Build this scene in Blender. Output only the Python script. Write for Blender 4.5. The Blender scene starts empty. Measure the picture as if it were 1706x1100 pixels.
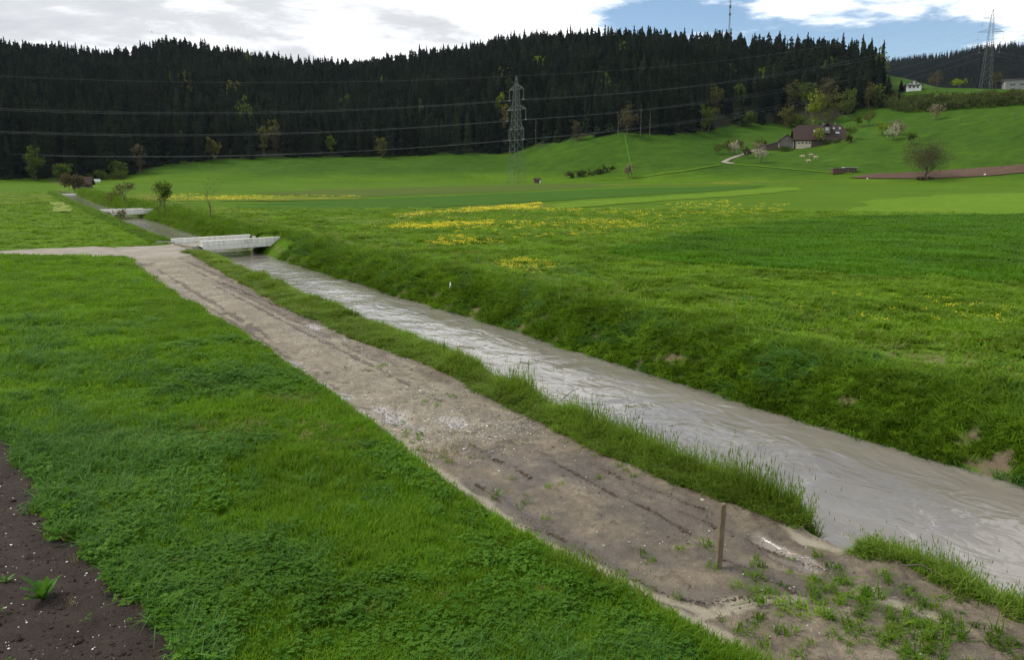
import bpy, bmesh, math, random
import numpy as np
from mathutils import Vector, Matrix

# ------------------------------------------------------------------ camera
SC = bpy.context.scene
F, YH, CAMH = 1400.0, 288.0, 5.0            # focal length in photo pixels, horizon row, eye height
PITCH = math.atan((550 - YH) / F)
cam = bpy.data.cameras.new('camera')
cam.sensor_width = 36; cam.lens = F / 1706 * 36
cam.clip_start = 0.1; cam.clip_end = 12000
camo = bpy.data.objects.new('camera', cam)
camo.location = (0, 0, CAMH); camo.rotation_euler = (math.pi / 2 - PITCH, 0, 0)
SC.collection.objects.link(camo); SC.camera = camo

# ------------------------------------------------------------------ light, sky, exposure
SUN_EL, SUN_AZ = math.radians(48), math.radians(-72)     # azimuth from +Y towards +X
sun = bpy.data.lights.new('sun', 'SUN')
sun.energy = 2.4; sun.angle = math.radians(22); sun.color = (1, 0.95, 0.87)
suno = bpy.data.objects.new('sun', sun); SC.collection.objects.link(suno)
sd = Vector((math.sin(SUN_AZ) * math.cos(SUN_EL), math.cos(SUN_AZ) * math.cos(SUN_EL), math.sin(SUN_EL)))
suno.rotation_euler = (-sd).to_track_quat('-Z', 'Y').to_euler()

W = bpy.data.worlds.new('World'); SC.world = W; W.use_nodes = True
def N(nt, typ, **kw):
    n = nt.nodes.new(typ)
    for k, v in kw.items():
        if k.startswith('i_'):
            key = k[2:]
            n.inputs[int(key) if key.isdigit() else key.replace('_', ' ')].default_value = v
        else:
            setattr(n, k, v)
    return n
def mathn(nt, op, a=None, b=None, c=None, clamp=False):
    n = nt.nodes.new('ShaderNodeMath'); n.operation = op; n.use_clamp = clamp
    for i, v in enumerate((a, b, c)):
        if v is None: continue
        if isinstance(v, (int, float)): n.inputs[i].default_value = v
        else: nt.links.new(v, n.inputs[i])
    return n.outputs[0]
def mixc(nt, fac, a, b, blend='MIX'):
    n = nt.nodes.new('ShaderNodeMix'); n.data_type = 'RGBA'; n.blend_type = blend
    for s, v in ((n.inputs[0], fac), (n.inputs[6], a), (n.inputs[7], b)):
        if isinstance(v, (int, float)): s.default_value = v
        elif isinstance(v, (tuple, list)): s.default_value = (*v[:3], 1)
        else: nt.links.new(v, s)
    return n.outputs[2]
def ramp(nt, fac, stops, interp='LINEAR'):
    n = nt.nodes.new('ShaderNodeValToRGB'); n.color_ramp.interpolation = interp
    e = n.color_ramp.elements
    while len(e) < len(stops): e.new(0.5)
    for k, (p, c) in enumerate(stops):
        e[k].position = p
        e[k].color = (*c, 1) if isinstance(c, (tuple, list)) else (c, c, c, 1)
    nt.links.new(fac, n.inputs[0]); return n.outputs[0]
def noise(nt, vec, scale, detail=4, rough=0.55, dist=0.0):
    n = nt.nodes.new('ShaderNodeTexNoise')
    n.inputs['Scale'].default_value = scale; n.inputs['Detail'].default_value = detail
    n.inputs['Roughness'].default_value = rough; n.inputs['Distortion'].default_value = dist
    if vec is not None: nt.links.new(vec, n.inputs['Vector'])
    return n.outputs['Fac']

nt = W.node_tree; nt.nodes.clear()
out = N(nt, 'ShaderNodeOutputWorld'); bg = N(nt, 'ShaderNodeBackground', i_Strength=1.0)
sky = N(nt, 'ShaderNodeTexSky', sky_type='NISHITA', sun_disc=False, sun_elevation=SUN_EL, sun_rotation=SUN_AZ,
        altitude=600, air_density=1.0, dust_density=0.1, ozone_density=2.5)
skys = N(nt, 'ShaderNodeVectorMath', operation='SCALE', i_Scale=0.078); nt.links.new(sky.outputs[0], skys.inputs[0])
tc = N(nt, 'ShaderNodeTexCoord'); sep = N(nt, 'ShaderNodeSeparateXYZ'); nt.links.new(tc.outputs['Generated'], sep.inputs[0])
zc = mathn(nt, 'ADD', mathn(nt, 'MAXIMUM', sep.outputs[2], 0.0), 0.10)
cx = mathn(nt, 'DIVIDE', sep.outputs[0], zc); cy = mathn(nt, 'DIVIDE', sep.outputs[1], zc)
comb = N(nt, 'ShaderNodeCombineXYZ', i_Z=3.7); nt.links.new(cx, comb.inputs[0]); nt.links.new(cy, comb.inputs[1])
CLOUD = comb.outputs[0]
n1 = noise(nt, CLOUD, 1.15, 10, 0.58, 0.25)
n2 = noise(nt, CLOUD, 3.6, 8, 0.6, 0.1)
# a break in the cloud cover towards the right half of the valley
gap = mathn(nt, 'MULTIPLY', ramp(nt, mathn(nt, 'MULTIPLY_ADD', sep.outputs[0], 1.0, 0.5),
            [(0.0, 0.0), (0.52, 0.0), (0.68, 1.0), (0.93, 1.0), (1.0, 0.5)], 'EASE'), 0.215)
left = mathn(nt, 'MULTIPLY', ramp(nt, mathn(nt, 'MULTIPLY_ADD', sep.outputs[0], 1.0, 0.5),
            [(0.0, 1.0), (0.2, 1.0), (0.36, 0.0), (1.0, 0.0)], 'EASE'), 0.19)
dens = mathn(nt, 'ADD', mathn(nt, 'SUBTRACT', mathn(nt, 'ADD', n1, mathn(nt, 'MULTIPLY', mathn(nt, 'SUBTRACT', n2, 0.5), 0.28)), gap), 0.12)
mask = ramp(nt, dens, [(0.0, 0), (0.40, 0.0), (0.545, 1.0), (1, 1)], 'EASE')
thick = mathn(nt, 'ADD', dens, left)
ccol = ramp(nt, thick, [(0.0, (1.0, 1.02, 1.05)), (0.62, (0.98, 0.99, 1.0)), (0.72, (0.70, 0.71, 0.727)), (0.82, (0.47, 0.48, 0.50)), (1.0, (0.36, 0.373, 0.40))])
nt.links.new(mixc(nt, mask, skys.outputs[0], ccol), bg.inputs[0]); nt.links.new(bg.outputs[0], out.inputs[0])
W.cycles.sampling_method = 'AUTOMATIC'

SC.view_settings.view_transform = 'Standard'; SC.view_settings.look = 'None'
SC.view_settings.exposure = 0.74; SC.view_settings.gamma = 1.0; SC.view_settings.use_curve_mapping = False
SC.cycles.max_bounces = 4; SC.cycles.transparent_max_bounces = 8; SC.cycles.volume_bounces = 0
SC.cycles.use_denoising = True; SC.cycles.denoising_prefilter = 'NONE'; SC.cycles.denoising_input_passes = 'RGB_ALBEDO_NORMAL'

rng = np.random.default_rng(7); random.seed(7)

# ------------------------------------------------------------------ helpers
def tag(o, label=None, cat=None, group=None, kind=None):
    if label: o['label'] = label
    if cat: o['category'] = cat
    if group: o['group'] = group
    if kind: o['kind'] = kind
    return o
def link(o, parent=None):
    SC.collection.objects.link(o)
    if parent is not None: o.parent = parent
    return o
def empty(name, loc, rz=0.0):
    o = bpy.data.objects.new(name, None); o.empty_display_size = 0.2
    o.location = loc; o.rotation_euler = (0, 0, rz); return link(o)
class MB:
    def __init__(s): s.v = []; s.f = []; s.m = []; s.mi = 0
    def add(s, vs, fs):
        b = len(s.v); s.v += [tuple(p) for p in vs]
        for q in fs: s.f.append(tuple(b + i for i in q)); s.m.append(s.mi)
    def box(s, c, d, rz=0.0, R=None):
        M = R if R is not None else Matrix.Rotation(rz, 3, 'Z')
        pts = [Vector(c) + M @ Vector((sx * d[0] / 2, sy * d[1] / 2, sz * d[2] / 2))
               for sz in (-1, 1) for sy in (-1, 1) for sx in (-1, 1)]
        s.add(pts, [(0, 2, 3, 1), (4, 5, 7, 6), (0, 1, 5, 4), (2, 6, 7, 3), (0, 4, 6, 2), (1, 3, 7, 5)])
    def prism(s, poly, ax, a0, a1):
        # poly: list of 2D points, extruded along axis ax from a0 to a1
        def P(p, a):
            return {0: (a, p[0], p[1]), 1: (p[0], a, p[1]), 2: (p[0], p[1], a)}[ax]
        n = len(poly)
        s.add([P(p, a0) for p in poly] + [P(p, a1) for p in poly],
              [tuple(range(n))[::-1], tuple(range(n, 2 * n))] + [(i, (i + 1) % n, n + (i + 1) % n, n + i) for i in range(n)])
    def tube(s, pts, radii, n=6, cap=True):
        pts = [Vector(p) for p in pts]
        if isinstance(radii, (int, float)): radii = [radii] * len(pts)
        b = len(s.v); up = Vector((0.13, 0.21, 0.97))
        for i, p in enumerate(pts):
            d = (pts[min(i + 1, len(pts) - 1)] - pts[max(i - 1, 0)]).normalized()
            a = d.cross(up)
            if a.length < 0.05: a = d.cross(Vector((1, 0, 0)))
            a.normalize(); c = d.cross(a)
            for k in range(n):
                t = 2 * math.pi * k / n
                s.v.append(tuple(p + (a * math.cos(t) + c * math.sin(t)) * radii[i]))
        for i in range(len(pts) - 1):
            for k in range(n):
                s.f.append((b + i * n + k, b + i * n + (k + 1) % n, b + (i + 1) * n + (k + 1) % n, b + (i + 1) * n + k)); s.m.append(s.mi)
        if cap:
            s.f.append(tuple(b + k for k in range(n))[::-1]); s.m.append(s.mi)
            e = b + (len(pts) - 1) * n
            s.f.append(tuple(e + k for k in range(n))); s.m.append(s.mi)
    def mesh(s, name, mats, smooth=False):
        me = bpy.data.meshes.new(name); me.from_pydata(s.v, [], s.f)
        for m in (mats if isinstance(mats, (list, tuple)) else [mats]): me.materials.append(m)
        if max(s.m, default=0) > 0: me.polygons.foreach_set('material_index', s.m)
        if smooth: me.polygons.foreach_set('use_smooth', [True] * len(s.f))
        me.update(); return me
    def build(s, name, mats, parent=None, smooth=False):
        return link(bpy.data.objects.new(name, s.mesh(name, mats, smooth)), parent)
def np_mesh(name, V, Fq, mats, smooth=False, midx=None):
    me = bpy.data.meshes.new(name)
    V = np.asarray(V, np.float32); Fq = np.asarray(Fq, np.int32); k = Fq.shape[1]
    me.vertices.add(len(V)); me.vertices.foreach_set('co', V.ravel())
    me.loops.add(Fq.size); me.loops.foreach_set('vertex_index', Fq.ravel())
    me.polygons.add(len(Fq)); me.polygons.foreach_set('loop_start', np.arange(0, Fq.size, k, dtype=np.int32))
    for m in (mats if isinstance(mats, (list, tuple)) else [mats]): me.materials.append(m)
    if smooth: me.polygons.foreach_set('use_smooth', np.ones(len(Fq), bool))
    if midx is not None: me.polygons.foreach_set('material_index', np.asarray(midx, np.int32))
    me.update(calc_edges=True); me.validate(); return me
def copy_tree(o, parent=None):
    c = o.copy(); SC.collection.objects.link(c)
    if parent is not None: c.parent = parent
    for ch in o.children: copy_tree(ch, c)
    return c

# value noise
def _h(ix, iy, seed):
    h = (ix.astype(np.int64) * 374761393 + iy.astype(np.int64) * 668265263 + seed * 974711) & 0x7fffffff
    h = ((h ^ (h >> 13)) * 1274126177) & 0x7fffffff
    return ((h ^ (h >> 16)) & 0xffff) / 65535.0
def vn(x, y, seed=0):
    x = np.asarray(x, float); y = np.asarray(y, float)
    ix = np.floor(x); iy = np.floor(y); fx = x - ix; fy = y - iy
    fx = fx * fx * (3 - 2 * fx); fy = fy * fy * (3 - 2 * fy)
    a = _h(ix, iy, seed); b = _h(ix + 1, iy, seed); c = _h(ix, iy + 1, seed); d = _h(ix + 1, iy + 1, seed)
    return (a * (1 - fx) + b * fx) * (1 - fy) + (c * (1 - fx) + d * fx) * fy - 0.5
def fbm(x, y, seed=0, o=4):
    r = 0; a = 1.0
    for k in range(o): r = r + a * vn(x * 2 ** k, y * 2 ** k, seed + k * 17); a *= 0.5
    return r
def sstep(a, b, x):
    t = np.clip((np.asarray(x, float) - a) / (b - a), 0, 1); return t * t * (3 - 2 * t)

# ------------------------------------------------------------------ place: pixel rays and the valley frame (s along the stream, t across it)
A = math.radians(31); SA, CA = math.sin(A), math.cos(A)
def ray(x, y):
    cx, cy = (x - 853) / F, (550 - y) / F
    return np.array([cx, math.cos(PITCH) + cy * math.sin(PITCH), -math.sin(PITCH) + cy * math.cos(PITCH)])
def unp(x, y, z=0.0):
    d = ray(x, y); k = (z - CAMH) / d[2]; return d[0] * k, d[1] * k
def to_st(X, Y): return -X * SA + Y * CA, X * CA + Y * SA
def to_xy(s, t): return -s * SA + t * CA, s * CA + t * SA
def st_px(x, y, z=0.0): return to_st(*unp(x, y, z))

# hills: contour lines over azimuth (photo column), as range and elevation row
COLS = np.array([-700, -200, 0, 100, 200, 300, 400, 500, 640, 760, 850, 900, 960, 1040, 1124, 1200, 1265, 1323, 1381, 1418, 1451, 1468, 1500, 1560, 1620, 1706, 1900, 2500], float)
def lut(pts):
    p = np.array(pts, float); return np.interp(COLS, p[:, 0], p[:, 1])
toe_r = lut([(-700, 430), (0, 430), (200, 425), (500, 425), (850, 435), (960, 430), (1124, 400), (1300, 385), (1706, 400), (2500, 420)])
toe_z = lut([(-700, 0), (1124, 0.0), (1300, 0.6), (1540, 1.5), (1706, 2.0), (2500, 2)])
base_r = lut([(-700, 450), (0, 450), (150, 452), (200, 470), (300, 500), (450, 510), (640, 515), (850, 515), (900, 505), (960, 490), (1040, 480), (1124, 485), (1200, 530), (1265, 555), (1323, 560), (1381, 545), (1418, 560), (1451, 570), (1500, 540), (1600, 520), (1706, 505), (2500, 500)])
base_y = lut([(-700, 300), (0, 303), (150, 302), (200, 297), (250, 284), (300, 273), (450, 266), (640, 262), (850, 258), (900, 243), (960, 230), (1040, 222), (1124, 228), (1160, 228), (1200, 219), (1265, 211), (1323, 213), (1381, 206), (1418, 186), (1451, 178), (1500, 187), (1600, 183), (1706, 171), (2500, 170)])
rid_r = lut([(-700, 860), (0, 850), (500, 850), (680, 840), (820, 800), (960, 760), (1100, 740), (1300, 700), (1380, 670), (1440, 655), (1468, 690), (1520, 700), (1706, 730), (2500, 740)])
rid_y = lut([(-700, 105), (0, 110), (100, 117), (200, 128), (330, 113), (400, 119), (500, 136), (680, 136), (760, 118), (820, 102), (960, 92), (1100, 97), (1200, 100), (1300, 109), (1380, 116), (1440, 121), (1468, 122), (1520, 132), (1570, 148), (1706, 166), (2500, 166)])
mid_r = 0.5 * (base_r + rid_r)
def elev(col, row, r):
    out = []
    for c, w, q in zip(col, row, r):
        d = ray(c, w); out.append(CAMH + q * d[2] / math.hypot(d[0], d[1]))
    return np.array(out)
base_z = elev(COLS, base_y, base_r); rid_z = elev(COLS, rid_y - np.where(COLS < 1462, 7.0, 0.0), rid_r)
mid_z = base_z * 0.46 + rid_z * 0.54
right = COLS >= 1480                                   # pasture crest in front of the ridge on the right
mid_r = np.where(right, 600, np.where(COLS >= 1468, 600, mid_r))
crest_z = elev(COLS, lut([(0, 150), (1468, 156), (1500, 148), (1600, 146), (1706, 148), (2500, 150)]), mid_r)
mid_z = np.where(COLS >= 1468, crest_z, mid_z)
beh_r = np.full(len(COLS), 1150.0); beh_z = rid_z - 22
far_r = np.full(len(COLS), 1850.0)
far_z = elev(COLS, lut([(-700, 160), (1200, 160), (1440, 122), (1480, 113), (1560, 106), (1620, 93), (1660, 87), (1706, 88), (2500, 95)]), far_r)
AZC = np.array([math.atan2(ray(c, 250)[0], ray(c, 250)[1]) for c in COLS])
AZ = np.linspace(-1.2, 1.2, 900); RR = np.arange(0, 3600, 6.0)
Hh = np.zeros((len(AZ), len(RR)))
for i, az in enumerate(AZ):
    g = lambda arr: np.interp(az, AZC, arr)
    rs = [0, g(toe_r) - 40, g(toe_r), g(base_r), g(mid_r), g(rid_r), g(beh_r), g(far_r), 2600, 3600]
    zs = [0, 0, g(toe_z), g(base_z), g(mid_z), g(rid_z), g(beh_z), g(far_z), g(far_z) - 30, 0]
    Hh[i] = np.interp(RR, rs, zs)
def smooth_r(M, k):
    ker = np.hanning(k + 2)[1:-1]; ker /= ker.sum()
    P = np.pad(M, ((0, 0), (k // 2, k // 2)), mode='edge')
    return np.stack([np.convolve(P[i], ker, 'valid') for i in range(len(M))])
Hs = smooth_r(Hh, 9)
Hs = smooth_r(Hs.T, 7).T
def hill(X, Y):
    X = np.asarray(X, float); Y = np.asarray(Y, float)
    az = np.arctan2(X, Y); r = np.hypot(X, Y)
    fade = 1 - sstep(1.15, 1.5, np.abs(az))
    fi = np.clip((np.clip(az, -1.19, 1.19) - AZ[0]) / (AZ[1] - AZ[0]), 0, len(AZ) - 1.001)
    fj = np.clip(r / 6.0, 0, len(RR) - 1.001)
    i = fi.astype(int); j = fj.astype(int); u = fi - i; v = fj - j
    z = (Hs[i, j] * (1 - u) + Hs[i + 1, j] * u) * (1 - v) + (Hs[i, j + 1] * (1 - u) + Hs[i + 1, j + 1] * u) * v
    lump = fbm(X / 45, Y / 45, 5, 3) * 2.2 * sstep(420, 520, r) * sstep(2, 12, z)
    return (z + lump) * fade
def colpx(X, Y):                        # photo column of a far point (for the contour look-ups)
    return np.interp(np.arctan2(X, Y), AZC, COLS)

# near profile across the stream
TP = np.array([-3000, -60, -10, 5.0, 5.6, 6.1, 8.6, 9.1, 9.9, 10.5, 11.0, 11.5, 12.2, 15.4, 15.85, 16.25, 17.2, 17.9, 20, 40, 80, 3000], float)
ZP = np.array([0, 0, 0.14, 0.14, 0.08, 0, 0, 0.03, 0.05, -0.08, -0.45, -0.86, -1.25, -1.25, -0.95, -0.55, 0.12, 0.30, 0.30, 0.08, 0, 0], float)
TG = np.array([-3000, 8.6, 9.1, 9.7, 10.4, 11.2, 12.2], float); ZG = np.array([0, 0, -0.04, -0.22, -0.55, -0.88, -1.25])
def cshift(s): return 0.2 * sstep(75, 140, s) + 2.0 * sstep(165, 290, s)
def wch(t): return sstep(-30, 5, t) * (1 - sstep(30, 120, t))
PL = np.array([(-50, 5.9), (5, 6.0), (6.8, 5.88), (8.1, 5.7), (9.5, 5.57), (10.9, 5.54), (13, 5.69), (17, 5.85), (21.6, 5.92), (26, 5.98), (32, 5.91), (40, 5.8), (54, 6.1), (70, 6.0)])
PR = np.array([(-50, 9.1), (6, 9.1), (7.1, 9.2), (8.4, 9.16), (9.6, 8.92), (12, 8.9), (14.5, 8.98), (19, 9.25), (23.6, 8.9), (31, 8.8), (40, 9.15), (53, 9.8), (70, 9.9)])
def edgeL(s): return np.interp(s, PL[:, 0], PL[:, 1]) + 0.14 * fbm(s * 0.9, s * 0 + 3.3, 21, 4)
def edgeR(s): return np.interp(s, PR[:, 0], PR[:, 1]) + 0.22 * fbm(s * 0.8, s * 0 + 9.1, 33, 4)
VE = np.array([(-50, 9.9), (6, 9.85), (9, 9.75), (13, 9.75), (16, 9.85), (19.5, 10.25), (23, 10.5), (40, 10.6), (60, 10.75), (70, 10.8), (500, 10.8)])
def edgeV(s): return np.interp(s, VE[:, 0], VE[:, 1]) + 0.16 * fbm(s * 0.7, s * 0 + 5.1, 36, 3)
def t_warp(s, t):                        # regular column t -> wandering path edges
    dl = (edgeL(s) - 5.9) * np.clip(1 - np.abs(t - 5.9) / 1.4, 0, 1)
    dr = (edgeR(s) - 8.9) * np.clip(1 - np.abs(t - 8.9) / 1.4, 0, 1)
    bw = 0.35 * fbm(s * 0.35, s * 0 + 1.7, 44, 3) * np.clip(1 - np.abs(t - 16.3) / 1.8, 0, 1)
    dv = (edgeV(s) - 10.8) * np.where(t < 10.8, np.clip(1 - (10.8 - t) / 1.75, 0, 1), np.clip(1 - (t - 10.8) / 1.9, 0, 1))
    return t + dl + dr + bw + dv
def t_unwarp(s, t):
    q = np.array(t, float)
    for _ in range(7): q = q + 0.8 * (t - t_warp(s, q))
    return q
# ruts and streaks on the mud, traced on the ground plane
def pl(*px): return np.array([st_px(x, y) for x, y in px])
RUTS = [pl((790, 800), (860, 850), (930, 890), (1000, 925)), pl((1121, 846), (1206, 882), (1299, 921), (1391, 953)), pl((1100, 860), (1146, 885)),
        pl((1203, 935), (1270, 963), (1341, 992)), pl((910, 765), (1000, 810), (1085, 850), (1145, 885)), pl((980, 770), (1060, 805), (1170, 850)),
        pl((1020, 945), (1110, 990), (1180, 1000), (1330, 993)), pl((720, 790), (800, 840)), pl((780, 740), (900, 800)), pl((560, 500), (640, 545), (750, 605)),
        pl((370, 470), (450, 505), (530, 540)), pl((1040, 910), (1100, 935)), pl((860, 870), (960, 905), (1010, 935))]
SILT = [pl((630, 700), (665, 725), (700, 762), (745, 795), (800, 835), (850, 868), (905, 905), (985, 940), (1060, 975), (1130, 1005), (1190, 1022)),
        pl((1190, 1022), (1240, 1002), (1330, 995)), pl((1440, 980), (1500, 1005), (1600, 1045)), pl((1000, 960), (1060, 1000), (1160, 1030), (1240, 1010)),
        pl((1130, 1020), (1210, 1055), (1260, 1090)), pl((1300, 870), (1340, 900), (1390, 915))]
PUD = [(525, 640, .55, .28), (560, 662, .5, .3), (600, 690, .45, .25), (665, 697, .9, .3), (745, 702, .7, .22), (480, 605, .5, .25), (430, 575, .5, .25),
       (518, 543, .7, .22), (580, 566, .5, .2), (1290, 905, .5, .16), (1330, 930, .45, .2), (490, 610, .4, .3), (830, 640, .3, .2), (640, 680, .4, .2)]
DARK = [(*st_px(x, y), ls, lt) for x, y, ls, lt in [(405, 548, .7, .45), (325, 503, .8, .4), (410, 490, .7, .25), (300, 470, .6, .2), (375, 520, .4, .2), (560, 480, 1.2, .2), (690, 585, 1.5, .35), (800, 640, 1.2, .35), (240, 440, .9, .5)]] + [(34, 8.35, 17, .13), (30, 7.95, 13, .11), (36, 6.75, 15, .13), (27, 6.4, 9, .10), (46, 8.9, 9, .2), (22, 8.0, 6, .10)]
PUDST = [(*st_px(x, y), ls * 1.15, lt * 1.3) for x, y, ls, lt in PUD]
def dist_poly(s, t, P):
    d = np.full(np.shape(s), 1e9)
    for k in range(len(P) - 1):
        a, b = P[k], P[k + 1]; e = b - a; L = e @ e
        q = np.clip(((s - a[0]) * e[0] + (t - a[1]) * e[1]) / L, 0, 1)
        d = np.minimum(d, np.hypot(s - a[0] - q * e[0], t - a[1] - q * e[1]))
    return d
def mud_maps(s, t):
    rut = np.zeros(np.shape(s)); silt = np.zeros(np.shape(s)); wet = np.zeros(np.shape(s)); damp_ = np.zeros(np.shape(s))
    m = (s > 3) & (s < 60) & (t > 4.5) & (t < 10.5)
    ss, tt = s[m], t[m]
    ws = ss + 0.10 * fbm(ss * 2.2, tt * 2.2, 51, 3); wt = tt + 0.10 * fbm(ss * 2.2 + 40, tt * 2.2, 52, 3)
    r = np.zeros(len(ss)); q = np.zeros(len(ss)); w = np.zeros(len(ss)); tr_ = np.zeros(len(ss))
    for P in RUTS:
        d = dist_poly(ws, wt, P); brk = np.clip(0.6 + 2.2 * fbm(ss * 1.7, tt * 1.7, 61, 2), 0, 1)
        r = np.maximum(r, np.exp(-((d + 0.05 * fbm(ss * 7, tt * 7, 62, 2)) / 0.05) ** 2) * brk); tr_ = np.maximum(tr_, np.exp(-((d - .12) / 0.16) ** 2))
    for P in SILT:
        d = dist_poly(ws, wt, P); q = np.maximum(q, 1 - sstep(0.05, 0.13, d * (1 + 1.0 * fbm(ss * 3, tt * 3, 71, 2))))
    for (a, b, ls, lt) in PUDST:
        d = np.hypot((ws - a) / ls, (wt - b) / lt) + 0.8 * fbm(ss * 2.5, tt * 2.5, 81, 3)
        w = np.maximum(w, 1 - sstep(0.5, 1.0, d))
    for (a, b, ls, lt) in DARK:
        d = np.hypot((ws - a) / ls, (wt - b) / lt) + 1.0 * fbm(ss * 2.5, tt * 2.5, 83, 3); tr_ = np.maximum(tr_, 1.35 * (1 - sstep(0.5, 1.0, d)))
    band = np.exp(-((tt - edgeR(ss) + .35) / .38) ** 2) * np.clip(.55 + 1.6 * fbm(ss * 1.2, tt * 3.5, 84, 3), 0, 1) * sstep(11, 16, ss); tr_ = np.maximum(tr_, band)
    band = np.exp(-((tt - edgeL(ss) - .12) / .16) ** 2) * np.clip(.4 + 1.6 * fbm(ss * 1.2, tt * 3.5, 85, 3), 0, 1); tr_ = np.maximum(tr_, band)
    cl = np.clip(fbm(ss * 5.5, tt * 7.5, 63, 3) - 0.34 + 0.25 * fbm(ss * .8, tt * .8, 64, 2), 0, .3) / .3
    r = np.maximum(r, cl * (1 - sstep(15, 40, ss) * .7))
    rut[m] = r * (1 - w); silt[m] = q; wet[m] = w; damp_[m] = tr_ * (1 - q)
    return rut, silt, wet, damp_
def gapf(s): return sstep(6.55, 6.9, s) * (1 - sstep(7.35, 7.75, s))
def ground_z(s, t, X, Y, fine=True):
    p = np.interp(t, TP, ZP); g = np.interp(t, TG, ZG)
    k = gapf(s) * ((t > 8.6) & (t < 12.2)); p = p * (1 - k) + g * k
    fade = 1 - sstep(300, 340, s)
    p = p * fade
    z = p + hill(X, Y)
    near = 1 - sstep(60, 160, np.hypot(X, Y))
    lawn = sstep(5.9, 5.2, t) if False else (1 - sstep(5.2, 5.9, t))
    z = z + near * lawn * 0.07 * fbm(s * 0.5, t * 0.5, 11, 3)
    bank = sstep(15.9, 16.6, t) * (1 - sstep(22, 60, t))
    z = z + bank * fade * (0.22 * fbm(s * 0.45, t * 0.6, 12, 4) + 0.12 * fbm(s * 1.9, t * 1.9, 13, 4))
    field = sstep(18, 24, t) * near
    z = z + field * 0.12 * fbm(s * 0.3, t * 0.3, 14, 3)
    if fine:
        path = sstep(5.8, 6.2, t) * (1 - sstep(9.4, 10.2, t)) * (1 - sstep(55, 65, s))
        z = z + path * (0.035 * fbm(s * 0.7, t * 1.3, 15, 3) + 0.020 * fbm(s * 4, t * 6, 16, 4) - 0.04 * np.exp(-((t - 6.6) / 0.35) ** 2) - 0.03 * np.exp(-((t - 8.2) / 0.35) ** 2))
        verge = sstep(8.9, 9.4, t) * (1 - sstep(11.0, 11.6, t)) * (1 - gapf(s))
        z = z + verge * fade * 0.10 * fbm(s * 0.9, t * 1.5, 17, 3)
    return z
def zat(X, Y):
    s, t = to_st(X, Y); tt = t_unwarp(s, t - cshift(s) * wch(t))
    return ground_z(s, tt, X, Y)
def zat1(x, y): return float(zat(np.array([x], float), np.array([y], float))[0])
def hit(px, py, r0=60, r1=3000):         # first point of the terrain on a sight line
    d = ray(px, py); h = math.hypot(d[0], d[1]); r = np.arange(r0, r1, 1.5)
    X, Y, Z = d[0] / h * r, d[1] / h * r, CAMH + d[2] / h * r
    g = hill(X, Y); k = np.argmax(g >= Z)
    if not (g >= Z).any(): k = len(r) - 1
    return float(X[k]), float(Y[k]), float(g[k])
def polar(px, r):
    d = ray(px, 200); h = math.hypot(d[0], d[1]); x, y = d[0] / h * r, d[1] / h * r
    return x, y, float(hill(np.array([x]), np.array([y]))[0])

# ------------------------------------------------------------------ materials
MATS = {}
def newmat(name):
    m = bpy.data.materials.new(name); m.use_nodes = True; t = m.node_tree; t.nodes.clear()
    o = t.nodes.new('ShaderNodeOutputMaterial'); b = t.nodes.new('ShaderNodeBsdfPrincipled')
    b.inputs['Specular IOR Level'].default_value = 0.3
    t.links.new(b.outputs[0], o.inputs[0]); MATS[name] = m; return m, t, b, o
def geo(t): return t.nodes.new('ShaderNodeNewGeometry').outputs['Position']
def obj_rand(t): return t.nodes.new('ShaderNodeObjectInfo').outputs['Random']
def bump(t, b, h, strength=0.5, dist=0.02):
    n = t.nodes.new('ShaderNodeBump'); n.inputs['Strength'].default_value = strength; n.inputs['Distance'].default_value = dist
    t.links.new(h, n.inputs['Height']); t.links.new(n.outputs[0], b.inputs['Normal'])
def simple(name, c1, c2, scale=3.0, rough=0.85, metal=0.0, bmp=0.0, spec=0.3, coord='Object', stretch=None):
    m, t, b, o = newmat(name)
    tcn = t.nodes.new('ShaderNodeTexCoord'); v = tcn.outputs[coord]
    if stretch:
        mp = t.nodes.new('ShaderNodeMapping'); mp.inputs['Scale'].default_value = stretch
        t.links.new(v, mp.inputs[0]); v = mp.outputs[0]
    n = noise(t, v, scale, 6, 0.6)
    t.links.new(mixc(t, ramp(t, n, [(0.3, 0), (0.7, 1)]), c1, c2), b.inputs['Base Color'])
    b.inputs['Roughness'].default_value = rough; b.inputs['Metallic'].default_value = metal
    b.inputs['Specular IOR Level'].default_value = spec
    if bmp: bump(t, b, n, bmp, 0.02)
    return m
def foliage(name, c1, c2, transl=0.35, rough=0.6, var=0.35, patch=None, spec=0.06):
    """leaf material: colour varies per instance and over the ground, light passes through the blade"""
    m, t, b, o = newmat(name)
    r = obj_rand(t)
    col = mixc(t, r, c1, c2)
    n = noise(t, geo(t), 0.35 if patch is None else patch, 3, 0.6)
    col = mixc(t, 1.0, col, ramp(t, n, [(0.3, 1 - var), (0.7, 1 + var * 0.6)]), 'MULTIPLY')
    t.links.new(col, b.inputs['Base Color']); b.inputs['Roughness'].default_value = rough
    b.inputs['Specular IOR Level'].default_value = spec
    tr = t.nodes.new('ShaderNodeBsdfTranslucent')
    t.links.new(mixc(t, 1.0, col, (1.25, 1.2, 0.55), 'MULTIPLY'), tr.inputs[0])
    mx = t.nodes.new('ShaderNodeMixShader'); mx.inputs[0].default_value = transl
    t.links.new(b.outputs[0], mx.inputs[1]); t.links.new(tr.outputs[0], mx.inputs[2]); t.links.new(mx.outputs[0], o.inputs[0])
    return m

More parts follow.
